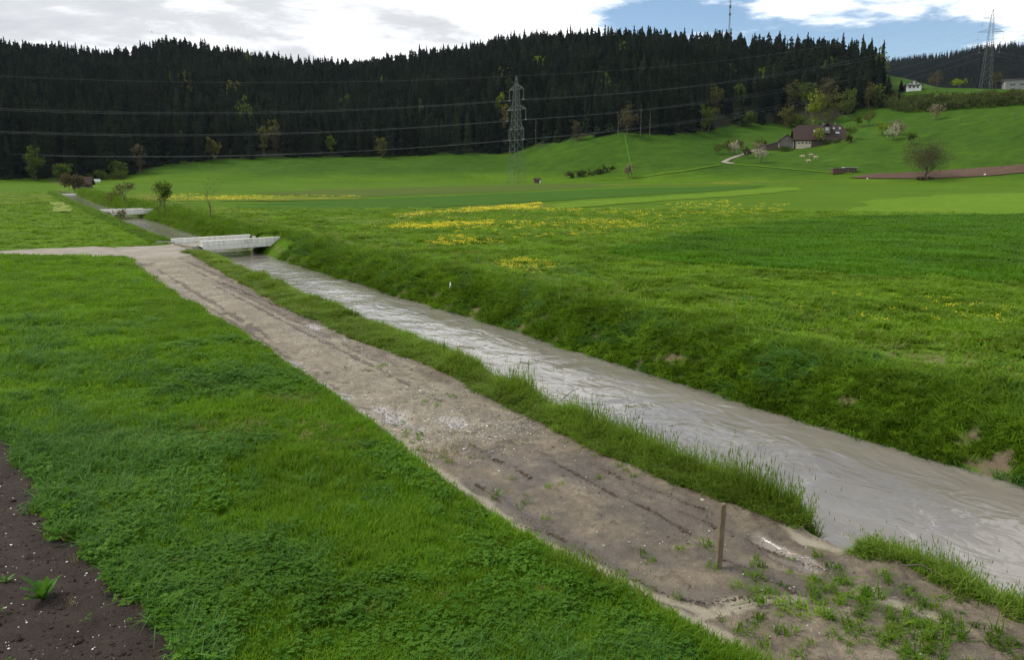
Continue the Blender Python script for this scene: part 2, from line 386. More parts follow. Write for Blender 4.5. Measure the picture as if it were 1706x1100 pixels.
# ground: meadow, with bare earth on the eroded bank and needle litter under the forest
m, t, b, o = newmat('meadow')
P = geo(t)
at = t.nodes.new('ShaderNodeAttribute'); at.attribute_name = 'bare'
af = t.nodes.new('ShaderNodeAttribute'); af.attribute_name = 'litter'
n1 = noise(t, P, 0.035, 5, 0.6); n2 = noise(t, P, 0.5, 6, 0.65); n3 = noise(t, P, 9.0, 4, 0.7)
c = mixc(t, ramp(t, n1, [(0.32, 0), (0.68, 1)]), (0.054, 0.115, 0.005), (0.080, 0.145, 0.007))
c = mixc(t, 1.0, c, ramp(t, n2, [(0.25, 0.72), (0.75, 1.18)]), 'MULTIPLY')
c = mixc(t, 1.0, c, ramp(t, n3, [(0.25, 0.7), (0.75, 1.25)]), 'MULTIPLY')
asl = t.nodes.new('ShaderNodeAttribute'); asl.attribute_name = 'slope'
pasture_shade = mixc(t, ramp(t, n1, [(0.32, 0), (0.68, 1)]), (0.029, 0.072, 0.005), (0.043, 0.090, 0.007))  # deeper pasture green for the slopes, hillside shade painted into the colour
c = mixc(t, asl.outputs['Fac'], c, mixc(t, 1.0, pasture_shade, ramp(t, noise(t, P, 0.16, 6, 0.7), [(0.3, 0.68), (0.7, 1.25)]), 'MULTIPLY'))
mpb = t.nodes.new('ShaderNodeMapping'); mpb.inputs['Rotation'].default_value = (0, 0, math.radians(12)); mpb.inputs['Scale'].default_value = (0.04, 0.5, 0.3); t.links.new(P, mpb.inputs[0])
c = mixc(t, 1.0, c, ramp(t, noise(t, mpb.outputs[0], 1.0, 4, 0.6, 0.3), [(0.3, 0.80), (0.7, 1.14)]), 'MULTIPLY')
earth = mixc(t, n2, (0.085, 0.060, 0.042), (0.19, 0.145, 0.105))
c = mixc(t, at.outputs['Fac'], c, earth)
c = mixc(t, af.outputs['Fac'], c, (0.022, 0.024, 0.012))
t.links.new(c, b.inputs['Base Color']); b.inputs['Roughness'].default_value = 0.95; b.inputs['Specular IOR Level'].default_value = 0.04
bump(t, b, mathn(t, 'ADD', n2, mathn(t, 'MULTIPLY', n3, 0.3)), 0.6, 0.25)

def field_mat(name, c1, c2, scale=0.05, fine=1.2, spots=None, stretch=(1, 1, 1)):
    m, t, b, o = newmat(name); P = geo(t)
    mp = t.nodes.new('ShaderNodeMapping'); mp.inputs['Rotation'].default_value = (0, 0, math.radians(20)); mp.inputs['Scale'].default_value = stretch
    t.links.new(P, mp.inputs[0]); Q = mp.outputs[0]
    a_ = noise(t, Q, scale, 5, 0.6); f_ = noise(t, Q, fine, 5, 0.7)
    c = mixc(t, ramp(t, a_, [(0.3, 0), (0.7, 1)]), c1, c2)
    c = mixc(t, 1.0, c, ramp(t, f_, [(0.25, 0.7), (0.75, 1.25)]), 'MULTIPLY')
    mpb = t.nodes.new('ShaderNodeMapping'); mpb.inputs['Rotation'].default_value = (0, 0, math.radians(-14)); mpb.inputs['Scale'].default_value = (0.05, 0.6, 0.3); t.links.new(P, mpb.inputs[0])
    c = mixc(t, 1.0, c, ramp(t, noise(t, mpb.outputs[0], 1.0, 4, 0.6, 0.3), [(0.3, 0.82), (0.7, 1.12)]), 'MULTIPLY')
    if spots:
        s_ = noise(t, P, 2.2, 3, 0.8); l_ = noise(t, P, 0.09, 3, 0.6)
        k = mathn(t, 'MULTIPLY', ramp(t, s_, [(0.5, 0), (0.6, 1)]), ramp(t, l_, [(0.40, 0.05), (0.62, 1.0)]))
        c = mixc(t, mathn(t, 'MULTIPLY', k, spots[1]), c, spots[0])
    t.links.new(c, b.inputs['Base Color']); b.inputs['Roughness'].default_value = 0.95; b.inputs['Specular IOR Level'].default_value = 0.04
    bump(t, b, f_, 0.6, 0.2); return m
YEL = (0.58, 0.47, 0.012)
field_mat('dandelion_meadow', (0.065, 0.110, 0.012), (0.085, 0.125, 0.014), spots=(YEL, 0.45))
field_mat('dandelion_sparse', (0.055, 0.105, 0.011), (0.068, 0.118, 0.013), spots=(YEL, 0.35))
field_mat('light_meadow', (0.084, 0.156, 0.008), (0.100, 0.172, 0.010), 0.08, 0.6)
field_mat('cereal_field', (0.024, 0.090, 0.006), (0.032, 0.105, 0.007), 0.06, 1.0, stretch=(1, 3, 1))
field_mat('dull_meadow', (0.058, 0.090, 0.013), (0.068, 0.10, 0.015), 0.05, 0.8)
field_mat('deep_green_field', (0.034, 0.088, 0.006), (0.042, 0.098, 0.008), 0.05, 0.8)
field_mat('mown_patch', (0.17, 0.205, 0.05), (0.20, 0.23, 0.065), 0.2, 1.5)
field_mat('ploughed_earth', (0.085, 0.055, 0.040), (0.105, 0.070, 0.050), 0.05, 0.8)
field_mat('pasture', (0.050, 0.140, 0.014), (0.068, 0.165, 0.016), 0.02, 0.5)
field_mat('pasture_bright', (0.085, 0.215, 0.018), (0.10, 0.235, 0.02), 0.02, 0.5)

# mud path
m, t, b, o = newmat('mud_path'); P = geo(t)
def attr(name):
    n = t.nodes.new('ShaderNodeAttribute'); n.attribute_name = name; return n.outputs['Fac']
rut, silt, wet, grav, trough = attr('rut'), attr('silt'), attr('wet'), attr('gravel'), attr('damp')
na = noise(t, P, 0.9, 6, 0.62, 0.4); nb = noise(t, P, 6.0, 6, 0.68, 0.3); nc = noise(t, P, 42.0, 3, 0.75)
mud = mixc(t, ramp(t, na, [(0.38, 0), (0.62, 1)]), (0.094, 0.071, 0.047), (0.215, 0.174, 0.118))
gra = mixc(t, ramp(t, na, [(0.35, 0), (0.68, 1)]), (0.165, 0.138, 0.094), (0.290, 0.250, 0.178))
c = mixc(t, grav, mud, gra)
c = mixc(t, 1.0, c, ramp(t, nb, [(0.30, 0.58), (0.68, 1.18)]), 'MULTIPLY')
c = mixc(t, 1.0, c, ramp(t, nc, [(0.28, 0.72), (0.75, 1.22)]), 'MULTIPLY')
c = mixc(t, mathn(t, 'MULTIPLY', trough, 0.62), c, (0.066, 0.049, 0.034))
c = mixc(t, mathn(t, 'MULTIPLY', silt, 0.85), c, (0.30, 0.26, 0.19))
c = mixc(t, mathn(t, 'MULTIPLY', rut, 0.75), c, (0.050, 0.036, 0.026))
deb = mathn(t, 'MULTIPLY', ramp(t, noise(t, P, 7.5, 5, 0.75, 0.6), [(0.575, 0), (0.64, 1)]), mathn(t, 'SUBTRACT', 1.0, silt))
c = mixc(t, mathn(t, 'MULTIPLY', deb, 0.65), c, (0.055, 0.042, 0.028))
c = mixc(t, mathn(t, 'MULTIPLY', wet, 0.6), c, (0.20, 0.17, 0.14))
t.links.new(c, b.inputs['Base Color'])
damp = mathn(t, 'MULTIPLY', mathn(t, 'SUBTRACT', 1.0, grav), mathn(t, 'MAXIMUM', trough, ramp(t, na, [(0.30, 1), (0.55, 0)])))
ro = mathn(t, 'SUBTRACT', mathn(t, 'SUBTRACT', 0.9, mathn(t, 'MULTIPLY', damp, 0.42)), mathn(t, 'MULTIPLY', wet, 0.84), clamp=True)
t.links.new(mathn(t, 'MAXIMUM', ro, 0.04), b.inputs['Roughness']); b.inputs['Specular IOR Level'].default_value = 0.5
hb = mathn(t, 'MULTIPLY', mathn(t, 'ADD', nb, mathn(t, 'MULTIPLY', nc, 0.5)), mathn(t, 'SUBTRACT', 1.0, wet))
bump(t, b, hb, 1.0, 0.05)

m, t, b, o = newmat('gravel_track'); P = geo(t)
na = noise(t, P, 0.7, 6, 0.65); nb = noise(t, P, 8, 4, 0.7)
c = mixc(t, ramp(t, na, [(0.35, 0), (0.68, 1)]), (0.18, 0.158, 0.122), (0.29, 0.262, 0.215))
c = mixc(t, 1.0, c, ramp(t, nb, [(0.3, 0.75), (0.72, 1.15)]), 'MULTIPLY')
t.links.new(c, b.inputs['Base Color']); b.inputs['Roughness'].default_value = 0.9; bump(t, b, nb, 0.6, 0.04)

m, t, b, o = newmat('dark_soil'); P = geo(t)
na = noise(t, P, 2.5, 6, 0.65); nb = noise(t, P, 40, 4, 0.75)
c = mixc(t, ramp(t, na, [(0.3, 0), (0.7, 1)]), (0.022, 0.014, 0.010), (0.048, 0.033, 0.024))
c = mixc(t, 1.0, c, ramp(t, nb, [(0.3, 0.55), (0.72, 1.4)]), 'MULTIPLY')
t.links.new(c, b.inputs['Base Color']); b.inputs['Roughness'].default_value = 0.95; bump(t, b, mathn(t, 'ADD', na, nb), 0.9, 0.05)

# silty stream water
m, t, b, o = newmat('stream_water')
tcw = t.nodes.new('ShaderNodeTexCoord')
def flow(sc, rot=-A):
    mp = t.nodes.new('ShaderNodeMapping'); mp.vector_type = 'TEXTURE'; mp.inputs['Rotation'].default_value = (0, 0, A); mp.inputs['Scale'].default_value = sc
    t.links.new(tcw.outputs['Object'], mp.inputs[0]); return mp.outputs[0]
w1 = noise(t, flow((1.0, 2.0, 1)), 1.7, 3, 0.5, 1.4); w2 = noise(t, flow((1.0, 1.5, 1)), 6.0, 2, 0.5, 0.8); w3 = noise(t, flow((1.0, 3.0, 1)), 0.5, 3, 0.5, 0.6)
c = mixc(t, ramp(t, w3, [(0.3, 0), (0.7, 1)]), (0.140, 0.127, 0.106), (0.190, 0.175, 0.148))
foam = ramp(t, noise(t, flow((1.0, 1.6, 1)), 11.0, 4, 0.8, 0.8), [(0.70, 0), (0.745, 1)])
foam = mathn(t, 'MULTIPLY', foam, ramp(t, w3, [(0.48, 0), (0.6, 1)]))
c = mixc(t, mathn(t, 'MULTIPLY', foam, 0.6), c, (0.7, 0.68, 0.64))
t.links.new(c, b.inputs['Base Color']); b.inputs['Roughness'].default_value = 0.09; b.inputs['IOR'].default_value = 1.33; b.inputs['Specular IOR Level'].default_value = 0.5
bump(t, b, mathn(t, 'ADD', w1, mathn(t, 'MULTIPLY', w2, 0.12)), 0.22, 0.18)

simple('post_wood', (0.09, 0.068, 0.043), (0.21, 0.165, 0.105), 14, 0.85, bmp=0.4, stretch=(6, 6, 0.6))
simple('concrete', (0.56, 0.545, 0.46), (0.80, 0.79, 0.71), 2.0, 0.85, bmp=0.2, stretch=(2.5, 2.5, .5))
simple('concrete_dark', (0.20, 0.19, 0.165), (0.32, 0.30, 0.265), 2.0, 0.9, bmp=0.15)
simple('plate_grey', (0.50, 0.49, 0.43), (0.56, 0.55, 0.49), 6, 0.6)
simple('steel', (0.095, 0.115, 0.10), (0.14, 0.16, 0.14), 1.0, 0.5, 0.2)
simple('cable', (0.17, 0.185, 0.19), (0.21, 0.225, 0.23), 1.0, 0.55, 0.1)
simple('insulator', (0.20, 0.22, 0.22), (0.26, 0.28, 0.28), 1.0, 0.3)
simple('bark', (0.060, 0.047, 0.036), (0.10, 0.080, 0.062), 4.0, 0.95)
simple('bark_pale', (0.12, 0.115, 0.10), (0.19, 0.18, 0.16), 3.0, 0.95)
simple('roof_brown', (0.036, 0.025, 0.022), (0.060, 0.042, 0.036), 2.2, 0.9, spec=0.08)
simple('roof_grey', (0.16, 0.155, 0.15), (0.22, 0.21, 0.20), 1.5, 0.8)
simple('wood_dark', (0.060, 0.045, 0.035), (0.105, 0.080, 0.062), 2.0, 0.9)
simple('wood_grey', (0.15, 0.132, 0.115), (0.21, 0.188, 0.165), 2.0, 0.9)
simple('wood_red', (0.085, 0.048, 0.036), (0.12, 0.068, 0.05), 2.0, 0.9)
simple('plaster', (0.50, 0.42, 0.31), (0.58, 0.50, 0.38), 1.0, 0.9)
simple('white_wall', (0.74, 0.74, 0.72), (0.80, 0.80, 0.78), 1.0, 0.85)
simple('white_wrap', (0.74, 0.76, 0.77), (0.82, 0.83, 0.84), 1.5, 0.35)
simple('glass_dark', (0.02, 0.025, 0.03), (0.03, 0.035, 0.04), 1.0, 0.1, spec=0.6)
simple('skylight_glass', (0.30, 0.34, 0.38), (0.36, 0.40, 0.44), 1.0, 0.08, spec=0.9)
simple('barn_grey', (0.23, 0.225, 0.22), (0.29, 0.285, 0.28), 0.6, 0.85, stretch=(4, 4, 0.3))
simple('cow_hide', (0.42, 0.31, 0.19), (0.60, 0.52, 0.40), 2.2, 0.8)
simple('pebble', (0.24, 0.225, 0.195), (0.42, 0.40, 0.35), 6.0, 0.7)
simple('pebble_white', (0.60, 0.57, 0.52), (0.72, 0.69, 0.64), 6.0, 0.7)
simple('clod', (0.050, 0.036, 0.025), (0.085, 0.063, 0.045), 8.0, 0.95)
simple('bird_feather', (0.03, 0.03, 0.03), (0.05, 0.05, 0.05), 8.0, 0.9)
simple('yellow_petal', (0.70, 0.56, 0.012), (0.78, 0.66, 0.02), 8.0, 0.7)
foliage('spruce_needles', (0.006, 0.0115, 0.008), (0.021, 0.029, 0.015), 0.12, 0.8, 0.5, 0.03, 0.0)
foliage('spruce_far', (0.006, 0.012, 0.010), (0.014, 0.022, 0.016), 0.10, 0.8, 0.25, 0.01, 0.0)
foliage('leaf_fresh', (0.16, 0.23, 0.018), (0.20, 0.26, 0.022), 0.5, 0.6, 0.35, 0.25)
foliage('leaf_mid', (0.060, 0.100, 0.016), (0.09, 0.125, 0.022), 0.45, 0.6, 0.4, 0.25)
foliage('leaf_olive', (0.085, 0.095, 0.024), (0.12, 0.12, 0.034), 0.45, 0.7, 0.4, 0.25)
foliage('leaf_brown', (0.072, 0.066, 0.036), (0.098, 0.088, 0.048), 0.3, 0.8, 0.4, 0.25)
foliage('blossom', (0.27, 0.25, 0.20), (0.36, 0.34, 0.28), 0.3, 0.7, 0.3, 0.4)
foliage('blossom_pink', (0.17, 0.135, 0.105), (0.22, 0.18, 0.14), 0.3, 0.7, 0.3, 0.4)
foliage('hedge_leaf', (0.048, 0.068, 0.016), (0.078, 0.096, 0.024), 0.3, 0.7, 0.5, 0.10)
foliage('grass_lawn', (0.088, 0.198, 0.012), (0.15, 0.265, 0.020), 0.45, 0.5, 0.28, 0.35)
foliage('grass_blue', (0.06, 0.155, 0.026), (0.095, 0.2, 0.042), 0.35, 0.5, 0.25, 0.5)
foliage('clover_leaf', (0.050, 0.140, 0.010), (0.088, 0.19, 0.016), 0.40, 0.5, 0.3, 0.5)
foliage('grass_verge', (0.105, 0.19, 0.018), (0.175, 0.26, 0.04), 0.40, 0.55, 0.3, 0.5)
foliage('grass_bank', (0.050, 0.125, 0.006), (0.140, 0.235, 0.016), 0.38, 0.55, 0.42, 0.8)
foliage('grass_field', (0.105, 0.210, 0.010), (0.160, 0.270, 0.018), 0.38, 0.55, 0.35, 0.30)
foliage('cereal_blade', (0.062, 0.165, 0.005), (0.088, 0.20, 0.008), 0.38, 0.5, 0.35, 0.12)
foliage('dry_grass', (0.20, 0.175, 0.075), (0.30, 0.26, 0.12), 0.3, 0.7, 0.3, 0.8)
foliage('dock_leaf', (0.055, 0.145, 0.020), (0.075, 0.17, 0.028), 0.3, 0.4, 0.2, 3.0)

# ------------------------------------------------------------------ the ground sheet
def geom_steps(a, b, d0, grow, dmax):
    out = [a]; d = d0
    while out[-1] < b: out.append(out[-1] + d); d = min(d * grow, dmax)
    return np.array(out)
rows = np.concatenate([-geom_steps(0, 400, 0.5, 1.12, 40)[::-1][:-1], np.arange(0, 4, 0.25),
                       geom_steps(4, 20, 0.034, 1.0033, 3.2), geom_steps(20.16, 3600, 0.09, 1.0062, 3.2)])
k = np.searchsorted(rows, 560); rows = np.concatenate([rows[:k], geom_steps(rows[k], 3700, 3.5, 1.02, 45)])
cols = np.concatenate([-geom_steps(8, 1600, 0.12, 1.10, 9)[::-1][:-1], np.arange(-8, 4.9, 0.12), np.arange(4.9, 9.4, 0.042), np.arange(9.4, 20, 0.10),
                       geom_steps(20, 3400, 0.12, 1.045, 9)])
S, T0 = np.meshgrid(rows, cols, indexing='ij')
T = t_warp(S, T0) + cshift(S) * wch(T0)
X, Y = to_xy(S, T)
Z = ground_z(S, T0, X, Y)
rutm, siltm, wetm, dampm = mud_maps(S, T)
onp = (T0 > 5.6) & (T0 < 9.6) & (S < 62)
Z = Z + np.where(onp, 0.038 * rutm - 0.012 * siltm - 0.012 * wetm - 0.02 * dampm, 0)
nr, ncl = S.shape
Fi = (np.arange(nr - 1)[:, None] * ncl + np.arange(ncl - 1)[None, :])
Q = np.stack([Fi, Fi + 1, Fi + ncl + 1, Fi + ncl], -1).reshape(-1, 4)
sc = 0.25 * (S[:-1, :-1] + S[1:, :-1] + S[:-1, 1:] + S[1:, 1:]).ravel()
tcn_ = 0.5 * (T0[:-1, :-1] + T0[:-1, 1:]).ravel()
xc = 0.25 * (X[:-1, :-1] + X[1:, :-1] + X[:-1, 1:] + X[1:, 1:]).ravel(); yc = 0.25 * (Y[:-1, :-1] + Y[1:, :-1] + Y[:-1, 1:] + Y[1:, 1:]).ravel()
def inpoly(px, py, poly):
    r = np.zeros(np.shape(px), bool); n = len(poly)
    for i in range(n):
        x1, y1 = poly[i]; x2, y2 = poly[(i + 1) % n]
        c_ = ((y1 > py) != (y2 > py)) & (px < (x2 - x1) * (py - y1) / (y2 - y1 + 1e-12) + x1); r ^= c_
    return r
SOIL = [unp(*q) for q in [(0, 738), (30, 758), (48, 800), (62, 852), (120, 905), (195, 968), (235, 1010), (320, 1100)]] + [(-2.2, 6.0), (-2.0, 2), (-14, 2), (-20, 12), (-14, 17)]
def in_soil(x, y): return inpoly(x + 0.35 * fbm(x * 1.3, y * 1.3, 91, 3), y + 0.35 * fbm(x * 1.3 + 9, y * 1.3, 92, 3), SOIL)
def track_near(t): return 58.7 - 4.2 * sstep(0, 6.2, t) + 0.25 * fbm(np.asarray(t) * 0.4, np.asarray(t) * 0, 93, 3)
def track_far(t): return 62.3 + 0.13 * np.clip(t, -20, 12) + 0.25 * fbm(np.asarray(t) * 0.4, np.asarray(t) * 0 + 7, 94, 3)
is_track = (sc > track_near(tcn_)) & (sc < track_far(tcn_)) & (tcn_ < 10.6) & (tcn_ > -500)
is_path = (tcn_ > 5.9) & (tcn_ < 8.9) & (sc < 60) & ~is_track
sandy = (tcn_ >= 8.9) & (tcn_ < 11.6) & (sc > 6.2 + 0.3 * fbm(tcn_ * 1.5, tcn_ * 0, 95, 2)) & (sc < 8.2 + 0.3 * fbm(tcn_ * 1.5, tcn_ * 0 + 4, 96, 2))
lowr = (tcn_ >= 8.9) & (tcn_ < 9.8) & (sc > -40) & (sc <= 6.2)
is_path |= sandy | lowr
is_soil = in_soil(xc, yc) & ~is_path & ~is_track
def vattr(me, name, vals):
    a_ = me.attributes.new(name, 'FLOAT', 'POINT'); a_.data.foreach_set('value', np.asarray(vals, np.float32))
VV = np.stack([X, Y, Z], -1).reshape(-1, 3)
cp = colpx(VV[:, 0], VV[:, 1]); rr_ = np.hypot(VV[:, 0], VV[:, 1]); azv = np.arctan2(VV[:, 0], VV[:, 1])
lit = ((rr_ > np.interp(azv, AZC, base_r) + 4) & (cp < 1462) | (rr_ > 1150)).astype(float) * (np.abs(azv) < 1.2)
T0f, Sf = T0.ravel(), S.ravel()
bare = sstep(15.7, 16.1, T0f) * (1 - sstep(16.45, 17.1, T0f)) * sstep(0.18, 0.42, fbm(Sf * 1.3, T0f * 1.8, 101, 4) + 0.16 * (1 - sstep(8, 20, Sf))) * (Sf < 300)
bare = np.maximum(bare, sstep(10.2, 10.8, T0f) * (1 - sstep(15.0, 15.6, T0f)) * (Sf < 300))
bare = np.maximum(bare, sstep(8.6, 9.0, T0f) * (1 - sstep(15.0, 15.6, T0f)) * (Sf < 9.5))
bare = np.maximum(bare, sstep(17.5, 18.3, T0f) * (1 - sstep(19.5, 21.5, T0f)) * 0.7 * sstep(0.12, 0.4, fbm(Sf * 0.5, T0f * 0.7, 103, 3)))
gravel = np.clip(sstep(12.8, 14.6, Sf + 0.8 * fbm(Sf * 0.8, T0f * 0.8, 104, 3)), 0, 1)
# sand drier and paler by the river gap
gravel = np.maximum(gravel, 0.75 * sstep(8.6, 9.1, T0f) * sstep(5.5, 7, Sf)).astype(float)
def sub(name, msk, mat, label, attrs):
    q = Q[msk]; u, inv = np.unique(q, return_inverse=True)
    me = np_mesh(name, VV[u], inv.reshape(-1, 4), MATS[mat], smooth=True)
    for an, av in attrs.items(): vattr(me, an, av.ravel()[u])
    o_ = link(bpy.data.objects.new(name, me)); tag(o_, label, None, None, 'structure'); return o_
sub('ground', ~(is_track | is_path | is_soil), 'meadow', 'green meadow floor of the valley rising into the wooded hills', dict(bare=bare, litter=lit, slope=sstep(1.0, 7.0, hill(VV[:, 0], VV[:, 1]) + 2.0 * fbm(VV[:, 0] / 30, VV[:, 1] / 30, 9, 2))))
sub('path', is_path, 'mud_path', 'muddy gravel path with puddles running beside the stream', dict(rut=rutm, silt=siltm, wet=wetm, damp=dampm, gravel=gravel))
sub('farm_track', is_track, 'gravel_track', 'pale gravel farm track leading to the bridge', {})
sub('soil_bed', is_soil, 'dark_soil', 'dark bare soil bed at the corner of the lawn', {})

# water
ws = np.concatenate([np.arange(-40, 3, 0.6), geom_steps(3, 345, 0.06, 1.006, 1.2)]); wt = np.arange(9.3, 17.6, 0.09)
WS, WT = np.meshgrid(ws, wt, indexing='ij')
WX, WY = to_xy(WS, WT + cshift(WS))
amp = (1 - sstep(40, 120, WS))
warp = 0.6 * fbm(WS * 0.5, WT * 0.5, 203, 3)
rip = 0.016 * fbm(WS * 1.6 + warp, WT * 1.1 + warp, 201, 4) + 0.007 * np.sin((WS * 2.6 - WT * 1.7 + 9 * fbm(WS * 0.35, WT * 0.5, 202, 3)))
swell = 0.03 * fbm(WS * 0.35, WT * 0.5, 204, 3)
WZ = -0.82 + amp * (rip * 0.85 + swell)
nr2, nc2 = WS.shape; Fi = (np.arange(nr2 - 1)[:, None] * nc2 + np.arange(nc2 - 1)[None, :])
me = np_mesh('stream_water', np.stack([WX, WY, WZ], -1).reshape(-1, 3), np.stack([Fi, Fi + 1, Fi + nc2 + 1, Fi + nc2], -1).reshape(-1, 4), MATS['stream_water'], True)
tag(link(bpy.data.objects.new('water', me)), 'fast silty brown stream between grassy banks', None, None, 'structure')

# ------------------------------------------------------------------ crop fields: thin sheets over the valley floor and slopes
def field(name, px, mat, label, lift=0.06, cell=25, jit=0.0):
    pts = []
    for x, y in px:
        X_, Y_ = unp(x, y) if y > 291 else (0, 9e9)
        if math.hypot(X_, Y_) > 380: X_, Y_, _ = hit(x, y, 330)
        pts.append((X_, Y_))
    P2 = []
    for i in range(len(pts)):                            # ragged field edges
        a_, b_ = np.array(pts[i]), np.array(pts[(i + 1) % len(pts)]); n_ = max(1, int(np.hypot(*(b_ - a_)) / max(cell * 0.35, 3)))
        for q in range(n_):
            p_ = a_ + (b_ - a_) * q / n_; d_ = 0.012 * math.hypot(*p_) * jit
            P2.append((p_[0] + d_ * float(vn(p_[0] * 0.13, p_[1] * 0.13, 7)), p_[1] + d_ * float(vn(p_[0] * 0.13, p_[1] * 0.13, 8))))
    bm = bmesh.new(); bm.faces.new([bm.verts.new((x, y, 0)) for x, y in P2])
    bmesh.ops.triangulate(bm, faces=bm.faces[:])
    xs = [p[0] for p in P2]; ys = [p[1] for p in P2]
    for lo, hi, nrm in ((min(xs), max(xs), (1, 0, 0)), (min(ys), max(ys), (0, 1, 0))):
        v = lo + cell
        while v < hi:
            bmesh.ops.bisect_plane(bm, geom=bm.verts[:] + bm.edges[:] + bm.faces[:], plane_co=[v * c_ for c_ in nrm], plane_no=nrm, dist=1e-4); v += cell
    co = np.array([v.co[:] for v in bm.verts]); zz = zat(co[:, 0], co[:, 1])
    for v, z_ in zip(bm.verts, zz): v.co.z = z_ + lift
    me = bpy.data.meshes.new(name); bm.to_mesh(me); bm.free(); me.materials.append(MATS[mat])
    for p in me.polygons:
        p.use_smooth = True
    o_ = link(bpy.data.objects.new(name, me)); tag(o_, label, None, None, 'structure')
    if me.polygons and me.polygons[0].normal.z < 0: me.flip_normals()
    return o_
field('cereal_field', [(1010, 428), (1120, 400), (1230, 380), (1330, 368), (1420, 361), (1800, 357), (2000, 356), (2000, 492), (1706, 480), (1500, 469), (1330, 462), (1180, 450), (1080, 440)], 'cereal_field', 'dark green cereal field on the right side of the valley', 0.10, 12, 0.5)
field('light_field', [(1345, 362), (1420, 352), (1450, 334), (1560, 326), (1720, 320), (1900, 318), (1900, 356), (1700, 356.5), (1420, 360)], 'light_meadow', 'light green meadow beyond the cereal field', 0.08, 12, 2.2)
field('light_strip', [(880, 346), (960, 336), (1080, 329), (1200, 320), (1290, 313), (1330, 312), (1340, 316), (1250, 325), (1130, 333), (1000, 343), (900, 352)], 'light_meadow', 'pale green strip of meadow beside the dandelion field', 0.08, 20, 1.0)
field('dandelion_field', [(650, 362), (700, 352), (800, 343), (900, 340), (930, 343), (900, 350), (820, 354), (730, 359), (660, 368)], 'dandelion_meadow', 'yellow dandelion strip in the middle of the valley', 0.10, 20, 0.6)
field('dandelion_field', [(190, 331), (240, 327), (330, 328), (480, 328), (560, 329), (606, 330.5), (590, 333.5), (480, 336), (330, 337), (240, 338)], 'dandelion_meadow', 'long yellow dandelion strip behind the streamside saplings', 0.10, 25, 0.6)
field('dandelion_field', [(345, 353), (380, 350), (440, 354), (470, 360), (420, 363), (360, 360)], 'dandelion_meadow', 'short yellow dandelion patch near the thin sapling', 0.10, 15, 0.9)
field('dandelion_field', [(0, 322), (60, 323), (90, 326), (80, 338), (30, 342), (-80, 345), (-80, 322)], 'dandelion_sparse', 'dandelion meadow left of the stream', 0.10, 15, 0.9)
field('dandelion_field', [(510, 372), (560, 364), (640, 366), (680, 372), (640, 378), (560, 377)], 'dandelion_sparse', 'loose dandelion patch above the bank by the bridge', 0.08, 12, 0.9)
field('green_field', [(390, 344), (500, 335.5), (620, 332), (850, 322), (1060, 313), (1280, 309), (1260, 314), (1000, 330), (850, 339), (690, 349), (600, 357), (480, 357), (400, 350)], 'deep_green_field', 'deep green field between the two dandelion strips', 0.07, 25, 0.3)
field('dull_field', [(420, 322), (520, 317), (700, 312), (900, 307), (1060, 305), (1030, 310), (850, 319.5), (700, 325), (600, 328.5), (480, 326)], 'dull_meadow', 'dull brownish meadow strip near the pylon', 0.06, 25, 0.3)
field('mown_patch', [(82, 338), (104, 336.5), (122, 349), (118, 354), (88, 355), (90, 346)], 'mown_patch', 'small pale mown rectangle left of the stream', 0.09, 10, 0.4)
field('yellow_verge', [(1000, 307), (1200, 303.5), (1400, 302), (1420, 303), (1250, 306), (1000, 309.5)], 'dandelion_sparse', 'yellowish flower verge at the foot of the slope', 0.09, 15, 0.3)
field('ploughed_field', [(1412, 297), (1450, 291), (1540, 287), (1640, 280), (1720, 274), (1720, 288), (1640, 294), (1570, 298), (1480, 299)], 'ploughed_earth', 'brown ploughed strip below the pasture slope', 0.35, 10, 0.2)
def ribbon(name, px, width, mat, label, lift=0.3):
    P3 = [hit(x, y, 300) for x, y in px]; pts = []
    for i in range(len(P3) - 1):
        for q in range(8): pts.append(np.array(P3[i][:2]) * (1 - q / 8) + np.array(P3[i + 1][:2]) * q / 8)
    pts.append(np.array(P3[-1][:2])); pts = np.array(pts); d = np.gradient(pts, axis=0); d /= np.linalg.norm(d, axis=1)[:, None]
    nn = np.stack([-d[:, 1], d[:, 0]], 1) * width / 2; a_, b_ = pts + nn, pts - nn
    V = np.concatenate([np.c_[a_, hill(a_[:, 0], a_[:, 1]) + lift], np.c_[b_, hill(b_[:, 0], b_[:, 1]) + lift]]); n_ = len(pts)
    o_ = link(bpy.data.objects.new(name, np_mesh(name, V, [(n_ + i, n_ + i + 1, i + 1, i) for i in range(n_ - 1)], MATS[mat], True)))
    tag(o_, label, None, None, 'structure')
ribbon('farm_drive', [(1292, 243), (1262, 250), (1240, 257), (1215, 266), (1205, 271), (1222, 274)], 2.6, 'gravel_track', 'gravel drive curving down from the farmhouse')
ribbon('field_edge', [(1222, 275), (1300, 281), (1370, 287), (1420, 291)], 1.6, 'light_meadow', 'pale grass line from the drive to the wood store')
ribbon('field_edge', [(1200, 275), (1130, 288), (1060, 297), (1000, 301)], 1.6, 'light_meadow', 'pale grass line from the drive to the valley floor')
ribbon('field_edge', [(1041, 227), (1046, 255), (1053, 285), (1056, 293)], 0.6, 'pasture', 'narrow pale line running up the grassy knoll')

